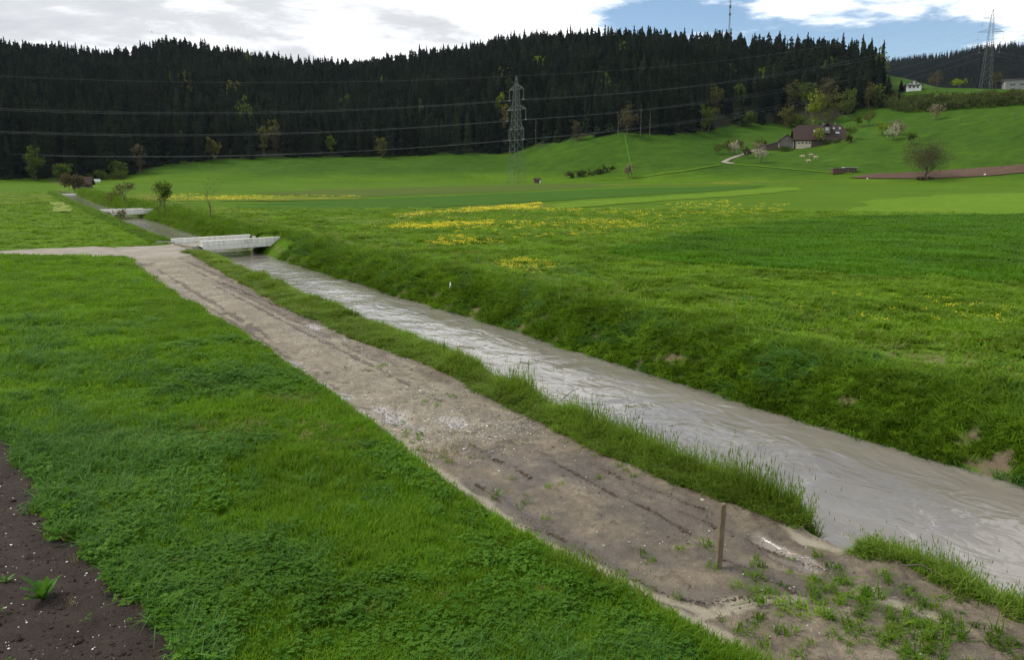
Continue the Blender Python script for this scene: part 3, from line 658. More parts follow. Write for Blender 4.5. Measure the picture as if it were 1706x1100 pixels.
# ------------------------------------------------------------------ scattering (for what nobody could count)
SRC = {}
def source(name, meshes):
    col = bpy.data.collections.new('source_' + name)      # never linked to the scene
    for i, me in enumerate(meshes):
        o_ = bpy.data.objects.new('%s_%02d' % (name, i), me); col.objects.link(o_)
    SRC[name] = (col, len(meshes))
def scatter(name, src, P3, scl, label, cat, rot=None, tilt=0.12):
    col, cnt = SRC[src]; n_ = len(P3)
    if n_ == 0: return
    me = bpy.data.meshes.new(name); me.vertices.add(n_); me.vertices.foreach_set('co', np.asarray(P3, np.float32).ravel())
    rot = np.stack([rng.normal(0, tilt, n_), rng.normal(0, tilt, n_), rng.uniform(0, 6.283, n_)], 1) if rot is None else rot
    scl = np.asarray(scl, float)
    if scl.ndim == 1: scl = np.repeat(scl[:, None], 3, 1)
    for an, av in (('rot', rot), ('scl', scl)):
        a_ = me.attributes.new(an, 'FLOAT_VECTOR', 'POINT'); a_.data.foreach_set('vector', np.asarray(av, np.float32).ravel())
    a_ = me.attributes.new('pick', 'INT', 'POINT'); a_.data.foreach_set('value', rng.integers(0, cnt, n_).astype(np.int32))
    me.update()
    g = bpy.data.node_groups.new('scatter_' + name, 'GeometryNodeTree')
    g.interface.new_socket('Geometry', in_out='INPUT', socket_type='NodeSocketGeometry')
    g.interface.new_socket('Geometry', in_out='OUTPUT', socket_type='NodeSocketGeometry')
    gi, go = g.nodes.new('NodeGroupInput'), g.nodes.new('NodeGroupOutput')
    ci = g.nodes.new('GeometryNodeCollectionInfo'); ci.inputs[0].default_value = col; ci.inputs['Separate Children'].default_value = True; ci.inputs['Reset Children'].default_value = True
    ip = g.nodes.new('GeometryNodeInstanceOnPoints'); ip.inputs['Pick Instance'].default_value = True
    def na(nm, ty):
        q = g.nodes.new('GeometryNodeInputNamedAttribute'); q.data_type = ty; q.inputs[0].default_value = nm; return q.outputs[0]
    g.links.new(gi.outputs[0], ip.inputs['Points']); g.links.new(ci.outputs[0], ip.inputs['Instance'])
    g.links.new(na('pick', 'INT'), ip.inputs['Instance Index'])
    e2r = g.nodes.new('FunctionNodeEulerToRotation'); g.links.new(na('rot', 'FLOAT_VECTOR'), e2r.inputs[0]); g.links.new(e2r.outputs[0], ip.inputs['Rotation'])
    g.links.new(na('scl', 'FLOAT_VECTOR'), ip.inputs['Scale']); g.links.new(ip.outputs[0], go.inputs[0])
    o_ = link(bpy.data.objects.new(name, me)); md = o_.modifiers.new('scatter', 'NODES'); md.node_group = g
    tag(o_, label, cat, None, 'stuff'); return o_

def blades(n, h, w, spread, lean, r, droop=0.3, seed_head=0.0):
    """a tuft: n tapered, bent blades"""
    V, Fa = [], []
    for i in range(n):
        a0 = r.uniform(0, 6.283); rad = spread * math.sqrt(r.random()); bx, by = rad * math.cos(a0), rad * math.sin(a0)
        az = r.uniform(0, 6.283); hh = h * r.uniform(0.55, 1.1); ln = hh * r.uniform(0.1, 1.0) * lean
        dx, dy = math.cos(az), math.sin(az); px_, py_ = -dy * w / 2 * r.uniform(0.7, 1.3), dx * w / 2
        b0 = len(V); dr = droop * r.random()
        V += [(bx - px_, by - py_, -0.02), (bx + px_, by + py_, -0.02),
              (bx + dx * ln * 0.4 - px_ * .9, by + dy * ln * 0.4 - py_ * .9, hh * 0.6), (bx + dx * ln * 0.4 + px_ * .9, by + dy * ln * 0.4 + py_ * .9, hh * 0.6),
              (bx + dx * ln * (1 + dr), by + dy * ln * (1 + dr), hh * (1 - 0.45 * dr))]
        Fa += [(b0, b0 + 1, b0 + 3, b0 + 2), (b0 + 2, b0 + 3, b0 + 4)]
        if seed_head and r.random() < seed_head:
            x_, y_, z_ = V[-1]; b1 = len(V); hw = w * 0.75
            V += [(x_ - hw, y_, z_ - .01), (x_ + hw, y_, z_ - .01), (x_, y_, z_ + 0.09), (x_, y_ - hw, z_ - .01), (x_, y_ + hw, z_ - .01)]
            Fa += [(b1, b1 + 1, b1 + 2), (b1 + 3, b1 + 4, b1 + 2)]
    return V, Fa
def py_mesh(name, V, Fa, mat, smooth=False):
    me = bpy.data.meshes.new(name); me.from_pydata(V, [], Fa); me.materials.append(MATS[mat]); me.update(); return me
R = random.Random(3)
source('lawn', [py_mesh('lawn', *blades(30, 0.115, 0.0095, 0.11, 1.0, R), 'grass_lawn') for _ in range(5)])
source('lawnblue', [py_mesh('lawnblue', *blades(22, 0.24, 0.011, 0.11, 1.1, R, 1.0), 'grass_blue') for _ in range(4)])
def clover(r):
    V, Fa = [], []
    for i in range(11):
        a0 = r.uniform(0, 6.283); rad = 0.12 * math.sqrt(r.random()); x_, y_ = rad * math.cos(a0), rad * math.sin(a0); z_ = r.uniform(0.05, 0.13)
        th = r.uniform(0, 6.283); L = r.uniform(0.022, 0.038)
        for k_ in range(3):
            a_ = th + k_ * 2.094; u_ = Vector((math.cos(a_), math.sin(a_), r.uniform(-0.2, 0.35))); v_ = Vector((-math.sin(a_), math.cos(a_), r.uniform(-.25, .25))) * 0.55
            c_ = Vector((x_, y_, z_)); b0 = len(V)
            V += [tuple(c_), tuple(c_ + (u_ * .6 + v_) * L), tuple(c_ + u_ * 1.1 * L), tuple(c_ + (u_ * .6 - v_) * L)]
            Fa.append((b0, b0 + 1, b0 + 2, b0 + 3))
    return V, Fa
source('clover', [py_mesh('clover', *clover(R), 'clover_leaf') for _ in range(4)])
source('verge', [py_mesh('verge', *blades(20, 0.42, 0.012, 0.12, 0.6, R, 0.7), 'grass_verge') for _ in range(4)])
source('reed', [py_mesh('reed', *blades(14, 0.66, 0.010, 0.12, 0.5, R, 0.7, 0.4), 'grass_verge') for _ in range(4)])
source('bank', [py_mesh('bank', *blades(20, 0.28, 0.020, 0.13, 1.2, R, 1.0), 'grass_bank') for _ in range(5)])
source('bankblue', [py_mesh('bankblue', *blades(20, 0.36, 0.020, 0.11, 1.0, R, 1.3), 'grass_blue') for _ in range(3)])
source('field', [py_mesh('field', *blades(20, 0.22, 0.024, 0.18, 1.1, R, 0.7), 'grass_field') for _ in range(5)])
source('cereal', [py_mesh('cereal', *blades(24, 0.32, 0.022, 0.22, 0.55, R, 0.5), 'cereal_blade') for _ in range(4)])
source('dry', [py_mesh('dry', *blades(14, 0.20, 0.008, 0.10, 1.2, R, 0.8), 'dry_grass') for _ in range(3)])
def stone(r, n=1):
    bm = bmesh.new(); bmesh.ops.create_icosphere(bm, subdivisions=1, radius=1.0)
    sx, sy, sz = r.uniform(.7, 1.3), r.uniform(.6, 1.1), r.uniform(.4, .75)
    for v in bm.verts: v.co = Vector((v.co.x * sx, v.co.y * sy, v.co.z * sz)) * r.uniform(.82, 1.15)
    return bm
def bm_mesh(name, bm, mat):
    me = bpy.data.meshes.new(name); bm.to_mesh(me); bm.free(); me.materials.append(MATS[mat]); return me
source('stone', [bm_mesh('stone', stone(R), 'pebble') for _ in range(6)] + [bm_mesh('stone', stone(R), 'pebble_white') for _ in range(1)])
source('whitestone', [bm_mesh('whitestone', stone(R), 'pebble_white') for _ in range(4)])
source('soilclod', [bm_mesh('soilclod', stone(R), 'dark_soil') for _ in range(4)])
source('clod', [bm_mesh('clod', stone(R), 'clod') for _ in range(4)])
def dand(r):
    V, Fa = [], []
    for i in range(7):
        x_, y_, z_ = r.gauss(0, .13), r.gauss(0, .13), r.uniform(.16, .28); q = r.uniform(.018, .028); b0 = len(V)
        for k_ in range(6): V.append((x_ + q * math.cos(k_ * 1.047), y_ + q * math.sin(k_ * 1.047), z_ + r.uniform(-.006, .006)))
        V.append((x_, y_, z_ + .014)); V.append((x_, y_, z_ - .02))
        Fa += [(b0 + k_, b0 + (k_ + 1) % 6, b0 + 6) for k_ in range(6)] + [(b0 + (k_ + 1) % 6, b0 + k_, b0 + 7) for k_ in range(6)]
    return V, Fa
source('dandelion', [py_mesh('dandelion', *dand(R), 'yellow_petal') for _ in range(3)])

def wedge(n, r0, r1, power, half=0.66):
    """n points round the viewpoint, area density falling with range ** -power"""
    e = 2 - power; u = rng.random(n)
    r = (r0 ** e + u * (r1 ** e - r0 ** e)) ** (1 / e) if abs(e) > 1e-6 else r0 * (r1 / r0) ** u
    az = rng.uniform(-half, half, n); x, y = r * np.sin(az), r * np.cos(az); s, t = to_st(x, y)
    tt = t_unwarp(s, t - cshift(s) * wch(t)); return x, y, s, tt, r
def P3(x, y, dz=0.0): return np.stack([x, y, zat(x, y) + dz], 1)
def not_track(s, t): return ~((s > track_near(t) - .15) & (s < track_far(t) + .15) & (t < 10.6))

# lawn left of the path
x, y, s, t, r = wedge(90000, 6, 130, 1.75)
ok = (t < 5.86) & ~in_soil(x, y) & not_track(s, t) & (s < 60)
x, y, s, t, r = (q[ok] for q in (x, y, s, t, r))
thin = fbm(x * 0.16, y * 0.16, 301, 3)
keep = rng.random(len(x)) < np.clip(1.1 - 1.6 * np.clip(thin - 0.22, 0, 1), 0.35, 1)
x, y, s, t, r, thin = (q[keep] for q in (x, y, s, t, r, thin))
blue = (rng.random(len(x)) < np.clip(1.2 * (fbm(x * 0.30, y * 0.30, 302, 3) - .12), 0, .35)) | (np.hypot(x + 7.2, y - 13.2) < 2.0 + rng.normal(0, .8, len(x)))
clo = rng.random(len(x)) < np.clip(0.04 + 1.0 * fbm(x * 0.55, y * 0.55, 303, 3) + 0.25 * (1 - sstep(3, 11, np.hypot(x + 0.5, y - 9.0))) + 0.15 * sstep(4.4, 5.6, t), 0, .72)
clo &= r < 26
blue &= (rng.random(len(x)) < 0.6) & (r < 45)
sc_ = np.clip((r / 12) ** 0.62, 0.9, 4.0) * rng.uniform(0.75, 1.25, len(x))
hz = sc_ * np.clip(1 + 0.8 * fbm(x * 0.8, y * 0.8, 304, 2), 0.6, 1.5) * np.where(r < 16, 1.0, np.clip(16 / r, 0.35, 1) ** 0.6)
SC3 = np.stack([sc_, sc_, hz], 1)
g1 = ~(blue | clo)
scatter('lawn_grass', 'lawn', P3(x[g1], y[g1]), SC3[g1], 'short bright green lawn grass left of the muddy path', 'grass')
g2 = blue & ~clo
scatter('long_grass', 'lawnblue', P3(x[g2], y[g2]), SC3[g2] * 0.95, 'longer bluish grass tufts in the lawn by the soil bed', 'grass')
scatter('clover', 'clover', P3(x[clo], y[clo]), SC3[clo] * 1.05, 'clover leaves growing through the near lawn', 'clover')
# extra fringe of longer blades on the lawn's edge to path and soil
n_ = 2600; s = 4.5 + 30 * rng.random(n_) ** 2; t = edgeL(s) - np.abs(rng.normal(0, 0.14, n_)); x, y = to_xy(s, t); ok = rng.random(n_) < np.clip(1.2 - s / 40, .2, 1)
scatter('edge_grass', 'lawn', P3(x[ok], y[ok]), rng.uniform(0.9, 1.7, ok.sum()), 'ragged grass fringe along the path edge of the lawn', 'grass', tilt=.25)

n_ = 300; s = 4.6 + 6 * rng.random(n_) ** 1.4; t = edgeL(s) + rng.normal(.02, .10, n_); x, y = to_xy(s, t); ok = fbm(s * 1.4, t * 0, 305, 2) > -.05
scatter('edge_stalks', 'reed', P3(x[ok], y[ok]), np.stack([rng.uniform(.5, .9, ok.sum())] * 2 + [rng.uniform(.3, .62, ok.sum())], 1), 'thin seeding stalks leaning out over the mud from the lawn', 'grass', tilt=.15)
# long grass overhanging the soil bed, dry patches in the lawn
n_ = 14000; x = rng.uniform(-13, -1.5, n_); y = rng.uniform(5.5, 18, n_)
near_soil = ~in_soil(x, y) & (in_soil(x - .30, y - .22) | in_soil(x - .16, y) | in_soil(x, y - .2)); x, y = x[near_soil], y[near_soil]
h1 = rng.random(len(x)) < .5
scatter('long_grass', 'lawnblue', P3(x[h1], y[h1]), rng.uniform(.7, 1.35, h1.sum()), 'long drooping grass hanging over the edge of the soil bed', 'grass', tilt=.3)
scatter('edge_clover', 'clover', P3(x[~h1], y[~h1]), rng.uniform(.9, 1.5, (~h1).sum()), 'leafy clover clumps along the edge of the soil bed', 'clover', tilt=.3)
pts = []
for px_, py_, sp, cnt in ((345, 728, .35, 26), (500, 730, .8, 60), (740, 752, .25, 20), (370, 752, .2, 14), (640, 742, .7, 40), (490, 678, .3, 34), (170, 735, .8, 40), (900, 990, .5, 10), (400, 1000, 1.0, 16)):
    cx_, cy_ = unp(px_, py_)
    for _ in range(cnt): pts.append((cx_ + rng.normal(0, sp * 1.4), cy_ + rng.normal(0, sp * .8)))
pts = np.array(pts)
scatter('withered_grass', 'dry', P3(pts[:, 0], pts[:, 1], .03), rng.uniform(.4, .75, len(pts)), 'pale withered tufts in the lawn', 'grass', tilt=.5)
# verge between path and stream
n_ = 10500; s = 3.2 + 57 * rng.random(n_) ** 1.7; eR = edgeR(s); eV = edgeV(s) + .1; t = eR + 0.02 + (eV - eR) * rng.beta(1.0, 1.15, n_)
ok = (gapf(s) < 0.3 * rng.random(n_)) & (s < 57.5 - (t - 9) * 0.0) & ((s > 6.4) | (t > 9.35 + 0.35 * rng.random(n_)))
s, t = s[ok], t[ok]; x, y = to_xy(s, t)
edge = sstep(0.0, 0.9, (t - edgeR(s)) / np.clip(edgeV(s) - edgeR(s), .5, 2)); hgt = (0.30 + 0.62 * edge) * rng.uniform(0.7, 1.25, len(s)) * np.clip(1 + 1.3 * fbm(s * 0.7, t * 0.7, 311, 3), .4, 1.7)
hgt *= np.where(s < 9.5, 0.95, 1.0); wid = np.clip((s / 12) ** 0.35, 0.95, 1.8) * rng.uniform(.8, 1.2, len(s))
tall = (rng.random(len(s)) < np.where(s < 13, .30, .14)) & (edge > 0.35) & (s < 18)
sc3 = np.stack([wid, wid, hgt], 1)
scatter('verge_grass', 'verge', P3(x[~tall], y[~tall]), sc3[~tall], 'tall grass verge between the path and the stream', 'grass', tilt=.10)
scatter('reed_grass', 'reed', P3(x[tall], y[tall]), sc3[tall], 'seeding grass stalks leaning over the water edge', 'grass', tilt=.10)
dr = rng.random(len(s)) < 0.10
scatter('withered_grass', 'dry', P3(x[dr], y[dr]), sc3[dr] * 1.1, 'withered straw blades in the stream verge', 'grass', tilt=.3)
# left bank beyond the bridge
n_ = 5000; s = 66 + 190 * rng.random(n_) ** 1.5; t = 9.2 + 2.0 * rng.random(n_); x, y = to_xy(s, t + cshift(s))
scatter('bank_grass', 'bank', P3(x, y), np.stack([rng.uniform(1.0, 1.9, n_), rng.uniform(1.0, 1.9, n_), rng.uniform(.5, .9, n_)], 1) * np.clip(s / 90, 1, 1.8)[:, None] ** [1, 1, .3], 'grass on the left stream bank beyond the bridge', 'grass')

# right bank
n_ = 36000; s = 2 + 270 * rng.random(n_) ** 2.3; t = 15.85 + 3.3 * rng.beta(1.0, 1.25, n_)
bp = sstep(0.18, 0.42, fbm(s * 1.3, t * 1.8, 101, 4) + 0.16 * (1 - sstep(8, 20, s))) * (1 - sstep(16.45, 17.1, t))
ok = (rng.random(n_) > bp * 0.93) & ~((s > 57.8) & (s < 66.8) & (t < 17.6))
s, t = s[ok], t[ok]; x, y = to_xy(s, t_warp(s, t) + cshift(s)); wid = np.clip((s / 15) ** 0.45, 0.8, 2.6) * rng.uniform(.7, 1.25, len(s))
clump = fbm(s * 0.6, t * 0.9, 321, 3); hg = 0.55 * wid ** 0.2 * np.clip(1 + 1.2 * clump, .45, 1.7) * rng.uniform(.8, 1.2, len(s))
bl = (fbm(s * 0.9, t * 1.2, 322, 3) > 0.20) & (rng.random(len(s)) < .65) & (s < 60)
sc3 = np.stack([wid, wid, hg], 1)
scatter('bank_grass', 'bank', P3(x[~bl], y[~bl]), sc3[~bl], 'lush uneven grass on the steep right stream bank', 'grass', tilt=.35)
scatter('drooping_grass', 'bankblue', P3(x[bl], y[bl]), sc3[bl] * .72, 'bluish drooping grass clumps on the right stream bank', 'grass', tilt=.3)

# field beyond the right bank
CER = [unp(*q) for q in [(1010, 428), (1120, 400), (1230, 380), (1330, 368), (1420, 361), (1800, 357), (2000, 356), (2000, 492), (1706, 480), (1500, 469), (1330, 462), (1180, 450), (1080, 440)]]
x, y, s, t, r = wedge(95000, 15, 190, 1.7)
ok = (t > 18.6); x, y, s, t, r = (q[ok] for q in (x, y, s, t, r))
cer = inpoly(x, y, CER)
sc_ = np.clip((r / 20) ** 0.62, 0.9, 4.2) * rng.uniform(.7, 1.3, len(x)); rough_ = 1 - sstep(20, 27, t)
hz = .8 * sc_ ** 0.6 * np.clip(1 + (0.6 + 0.9 * rough_) * fbm(x * 0.45, y * 0.45, 331, 3), .35, 2.0) * np.clip(40 / r, .45, 1)
thinr = rng.random(len(x)) < np.where(rough_ > .3, np.clip(0.75 - 1.2 * fbm(s * 0.5, t * 0.7, 103, 3), .15, 1), 1)
sc3 = np.stack([sc_, sc_, hz], 1); f1 = ~cer & thinr & (r < 120)
scatter('field_grass', 'field', P3(x[f1], y[f1]), sc3[f1], 'uneven meadow grass between the right bank and the crops', 'grass')
scatter('cereal_crop', 'cereal', P3(x[cer], y[cer], .06), sc3[cer] * np.array([1.1, 1.1, .85]), 'dense dark green cereal blades on the right', 'crop', tilt=.06)
rg = (rough_ > .4) & (rng.random(len(x)) < .10)
scatter('withered_grass', 'dry', P3(x[rg], y[rg]), sc3[rg] * 1.1, 'pale withered grass at the top of the right bank', 'grass', tilt=.4)
bw = (rough_ > .2) & (fbm(x * .35, y * .35, 335, 3) > .14) & (rng.random(len(x)) < .35)
scatter('weed_clumps', 'bankblue', P3(x[bw], y[bw]), sc3[bw] * .55, 'dark coarse weed clumps along the field margin', 'weeds', tilt=.35)
# left field beyond the farm track
x, y, s, t, r = wedge(16000, 55, 260, 1.4); ok = (t < 9.6) & (s > 63.5) & (s > track_far(t)); x, y, r = x[ok], y[ok], r[ok]
scatter('field_grass', 'field', P3(x, y), np.stack([np.clip(r / 30, 1.5, 4), np.clip(r / 30, 1.5, 4), r * 0 + .75], 1) * rng.uniform(.7, 1.2, len(x))[:, None], 'meadow grass left of the stream beyond the track', 'grass')

# dandelions
DP = []
def dpatch(px, n, cl=0):
    poly = [unp(*q) for q in px]; xs, ys = zip(*poly); k_ = 0
    while k_ < n:
        x_ = rng.uniform(min(xs), max(xs), 400); y_ = rng.uniform(min(ys), max(ys), 400); m_ = inpoly(x_, y_, poly)
        if cl: m_ &= rng.random(400) < np.clip(0.1 + cl * fbm(x_ * .12, y_ * .12, 341, 3), 0.02, 1)
        DP.extend(zip(x_[m_], y_[m_])); k_ += max(1, m_.sum())
dpatch([(690, 417), (740, 405), (840, 400), (960, 398), (950, 415), (820, 414), (720, 420)], 100, 3.0)
dpatch([(600, 385), (690, 375), (800, 372), (830, 380), (700, 388)], 120, 2.6)
dpatch([(640, 366), (780, 350), (1000, 352), (1120, 372), (1040, 395), (800, 400), (700, 390)], 230, 1.8)
dpatch([(1000, 352), (1200, 335), (1340, 345), (1230, 372), (1050, 395)], 160, .5)
dpatch([(820, 450), (870, 440), (930, 455), (905, 480), (850, 470)], 26, 1)
dpatch([(1280, 510), (1480, 500), (1690, 530), (1690, 580), (1500, 560), (1350, 545)], 22, .5)
dpatch([(300, 325), (600, 329), (590, 334), (240, 339)], 300, 1.2)
dpatch([(650, 364), (900, 341), (900, 350), (700, 362)], 300, 1.6)
D_ = np.array(DP); rD = np.hypot(D_[:, 0], D_[:, 1]); z_ = np.clip(rD / 50, .8, 2.2)
scatter('dandelions', 'dandelion', P3(D_[:, 0], D_[:, 1], .03), np.stack([z_, z_, np.clip(z_, .8, 1.5)], 1), 'yellow dandelion heads scattered over the right meadow', 'dandelions')

# pebbles, clods, weeds on the path
n_ = 20000; s = 13.2 + 40 * rng.random(n_) ** 1.6 + rng.normal(0, .7, n_); t = edgeL(s) + .1 + (edgeR(s) - edgeL(s) - .1) * rng.beta(1.3, 1.1, n_); x, y = to_xy(s, t)
ok = rng.random(n_) < np.clip(.40 + 1.2 * fbm(s * .7, t * .7, 351, 3) + .25 * np.exp(-((s - 15.5) / 2.5) ** 2), .08, 1)
q = rng.lognormal(math.log(.0115), .42, n_)
scatter('gravel_stones', 'stone', P3(x[ok], y[ok]), q[ok], 'small pale stones strewn over the gravel part of the path', 'gravel')
n_ = 260; s = 4.5 + 9 * rng.random(n_); t = 5.9 + 3.2 * rng.random(n_); x, y = to_xy(s, t)
scatter('gravel_stones', 'stone', P3(x, y), rng.lognormal(math.log(.010), .4, n_), 'few small stones lying in the mud', 'gravel')
CL = []
for Pq in RUTS:
    L = np.r_[0, np.cumsum(np.hypot(*np.diff(Pq, axis=0).T))]
    for _ in range(int(L[-1] * 110)):
        u_ = rng.random() * L[-1]; CL.append((np.interp(u_, L, Pq[:, 0]) + rng.normal(0, .022) + .1 * float(fbm(np.array([u_ * 1.5]), np.array([Pq[0, 0]]), 9, 2)[0]), np.interp(u_, L, Pq[:, 1]) + rng.normal(0, .022) + .1 * float(fbm(np.array([u_ * 1.5]), np.array([Pq[0, 1]]), 10, 2)[0])))
for _ in range(600):
    s_ = 4.5 + 18 * rng.random() ** 1.3; CL.append((s_, 5.9 + 3.1 * rng.random()))
CL = np.array(CL); x, y = to_xy(CL[:, 0], CL[:, 1]); q = rng.lognormal(math.log(.0082), .42, len(x))
scatter('mud_clods', 'clod', P3(x, y), np.stack([q * 1.3, q * 1.3, q], 1), 'dark crumbs of mud and plant debris along the ruts', 'mud')
n_ = 260; s = 4.5 + 16 * rng.random(n_) ** 1.2; t = edgeL(s) + .05 + 3.2 * rng.random(n_); ok = fbm(s * .9, t * .9, 361, 3) > .05; s, t = s[ok], t[ok]; x, y = to_xy(s, t)
scatter('path_weeds', 'lawn', P3(x, y), rng.uniform(.35, .9, len(x)), 'sparse weeds poking out of the mud', 'weeds', tilt=.3)
W_ = [(1400, 1010, .55, 60), (1450, 1050, .45, 70), (1370, 985, .35, 40), (1500, 1075, .4, 50), (1560, 1060, .45, 60), (1620, 1085, .4, 45), (1430, 985, .35, 30), (1215, 1010, .15, 8), (1240, 1025, .18, 10), (1160, 912, .12, 8), (1272, 943, .1, 7), (1280, 1055, .2, 12), (1350, 1020, .25, 16), (1590, 1020, .3, 30), (1690, 1080, .35, 30),
      (860, 905, .12, 8), (1100, 925, .1, 4), (730, 805, .18, 9), (880, 840, .1, 4), (830, 820, .1, 4)]
pts = []
for px_, py_, sp, cnt in W_:
    cx_, cy_ = unp(px_, py_)
    for _ in range(int(cnt * .3)): pts.append((cx_ + rng.normal(0, sp * 1.3), cy_ + rng.normal(0, sp * 1.0)))
pts = np.array(pts)
scatter('mud_grass', 'bank', P3(pts[:, 0], pts[:, 1]), np.stack([rng.uniform(.35, .8, len(pts))] * 2 + [rng.uniform(.2, .55, len(pts))], 1), 'green weed patches on the sandy mud near the water', 'weeds', tilt=.25)
# soil bed: white grit and sprouts
n_ = 3200; x = rng.uniform(-14, -2, n_); y = rng.uniform(5, 17, n_); ok = in_soil(x, y); x, y = x[ok], y[ok]
scatter('white_grit', 'whitestone', P3(x, y), rng.lognormal(math.log(.0065), .5, len(x)), 'white grit sprinkled over the dark soil', 'grit')
n_ = 16000; x = rng.uniform(-14, -2, n_); y = rng.uniform(5, 17, n_); ok = in_soil(x, y); x, y = x[ok], y[ok]
scatter('soil_crumbs', 'soilclod', P3(x, y), rng.lognormal(math.log(.013), .55, len(x)), 'dark crumbs of loose garden soil', 'soil')
n_ = 120; x = rng.uniform(-12, -3, n_); y = rng.uniform(7, 16, n_); ok = in_soil(x, y) & ((fbm(x * .7, y * .7, 371, 2) > .12)); x, y = x[ok], y[ok]
scatter('soil_weeds', 'clover', P3(x, y), rng.uniform(.5, .9, len(x)), 'tiny weed seedlings on the dark soil', 'weeds')

# ------------------------------------------------------------------ trees
def leaf_quads(C, Rr, n, size, r_, flat=0.6):
    """n small leaf clumps gathered round clump centres C (k,3) with radii Rr"""
    k_ = r_.integers(0, len(C), n); d = r_.normal(0, 1, (n, 3)); d /= np.linalg.norm(d, axis=1)[:, None] + 1e-9
    c_ = C[k_] + d * (Rr[k_] * r_.random(n) ** 0.45)[:, None]
    a_ = r_.normal(0, 1, (n, 3)); a_ /= np.linalg.norm(a_, axis=1)[:, None]
    b_ = np.cross(a_, r_.normal(0, 1, (n, 3))); b_ /= np.linalg.norm(b_, axis=1)[:, None] + 1e-9
    q = (size * r_.uniform(.55, 1.4, n))[:, None]
    V = np.stack([c_ - a_ * q, c_ - b_ * q * .6, c_ + a_ * q, c_ + b_ * q * .6], 1).reshape(-1, 3)
    return V, np.arange(4 * n).reshape(-1, 4)
def grow(mb, p, d, L, rad, depth, r, ends, spread=.6, sub=3, up=.15, seg=3, n=5):
    pts = [Vector(p)]; rr = [rad]; dd = Vector(d).normalized()
    for k_ in range(seg):
        dd = (dd + Vector((r.gauss(0, .13), r.gauss(0, .13), r.gauss(0, .1) + up * .3))).normalized()
        pts.append(pts[-1] + dd * L / seg); rr.append(rad * (1 - .5 * (k_ + 1) / seg))
    mb.tube(pts, rr, n if depth > 1 else 3, cap=False)
    if depth == 0: ends.append(pts[-1]); return
    for k_ in range(sub + (1 if depth > 1 else 0)):
        f_ = 1.0 if k_ == 0 else r.uniform(.4, .98); i_ = min(int(f_ * seg), seg - 1); q_ = pts[i_].lerp(pts[i_ + 1], f_ * seg - i_)
        side = Vector((r.gauss(0, 1), r.gauss(0, 1), r.gauss(0, .5))); side = (side - dd * side.dot(dd)).normalized()
        nd = (dd * (1 - spread * .5) + side * spread * r.uniform(.7, 1.3) + Vector((0, 0, up))).normalized()
        grow(mb, q_, nd, L * r.uniform(.55, .78), rr[i_ + 1] * .72, depth - 1, r, ends, spread, sub, up, seg, n)
def broadleaf_meshes(h, w, leaf, nleaf, size, seed, trunk_h=.25, depth=2, nclump=26, bark='bark', wide=1.0, low=.22):
    r = random.Random(seed); r_ = np.random.default_rng(seed); mb = MB(); ends = []
    grow(mb, (0, 0, -.3), (r.gauss(0, .05), r.gauss(0, .05), 1), h * (trunk_h + .18), h * .028, depth, r, ends, .75, 3, .2)
    tm = mb.mesh('trunk', MATS[bark], True)
    C = []
    while len(C) < nclump:
        p_ = r_.normal(0, .5, 3)
        if np.linalg.norm(p_) < 1: C.append([p_[0] * w / 2, p_[1] * w / 2, h * (low + (1 - low) / 2) + p_[2] * h * (1 - low) / 2])
    C = np.array(C); Rr = r_.uniform(.12, .26, nclump) * w
    V, Fq = leaf_quads(C, Rr, nleaf, size, r_)
    V[:, 2] = np.maximum(V[:, 2], .3 + .05 * h)
    return np_mesh('crown', V, Fq, MATS[leaf]), tm
def spruce_meshes(h, R0, seed, mat, K=19, m_=8, pw=.75):
    r = random.Random(seed); V, Fa = [], []; ox, oy = r.gauss(0, .25), r.gauss(0, .25)
    for k_ in range(K):
        f_ = min(max((k_ + r.uniform(-.35, .35)) / K, 0), .97); z0 = h * (.08 + .90 * f_); Rz = R0 * (1 - f_) ** pw * r.uniform(.72, 1.2) + .1
        mm = m_ if k_ < K * .8 else max(4, m_ - 3)
        for j in range(mm):
            a_ = 6.283 * (j + r.uniform(-.4, .4)) / mm + k_ * .9; L = Rz * r.uniform(.55, 1.2); w_ = .30 * L + .35
            dx, dy = math.cos(a_), math.sin(a_); sx, sy = -dy * w_, dx * w_; dr = L * r.uniform(.3, .8) + .3
            z1 = z0 + r.uniform(-.5, .5); b0 = len(V); cx_, cy_ = ox * f_, oy * f_
            V += [(cx_, cy_, z1 + .3), (cx_ + dx * L * .6 + sx, cy_ + dy * L * .6 + sy, z1 - dr * .5 - r.uniform(.2, 1.1)), (cx_ + dx * L, cy_ + dy * L, z1 - dr * .8 + r.uniform(-.4, .3)),
                  (cx_ + dx * L * .6 - sx, cy_ + dy * L * .6 - sy, z1 - dr * .5 - r.uniform(.2, 1.1)), (cx_ + dx * L * .55, cy_ + dy * L * .55, z1 - dr * .15 + .2)]
            Fa += [(b0, b0 + 1, b0 + 4), (b0 + 1, b0 + 2, b0 + 4), (b0 + 2, b0 + 3, b0 + 4), (b0 + 3, b0, b0 + 4)]
    cm = py_mesh('crown', V, Fa, mat)
    mb = MB(); mb.tube([(0, 0, -.6), (ox * .4, oy * .4, h * .5), (ox * .9, oy * .9, h * .90)], [h * .013, h * .008, .03], 5, False)
    return cm, mb.mesh('trunk', MATS['bark'], True)
SPR = [spruce_meshes(20.5 + 1.6 * (i % 3), 3.1 + .4 * (i % 4), 100 + i, 'spruce_needles', pw=(.85, .72, .95, .66)[i % 4]) for i in range(8)]
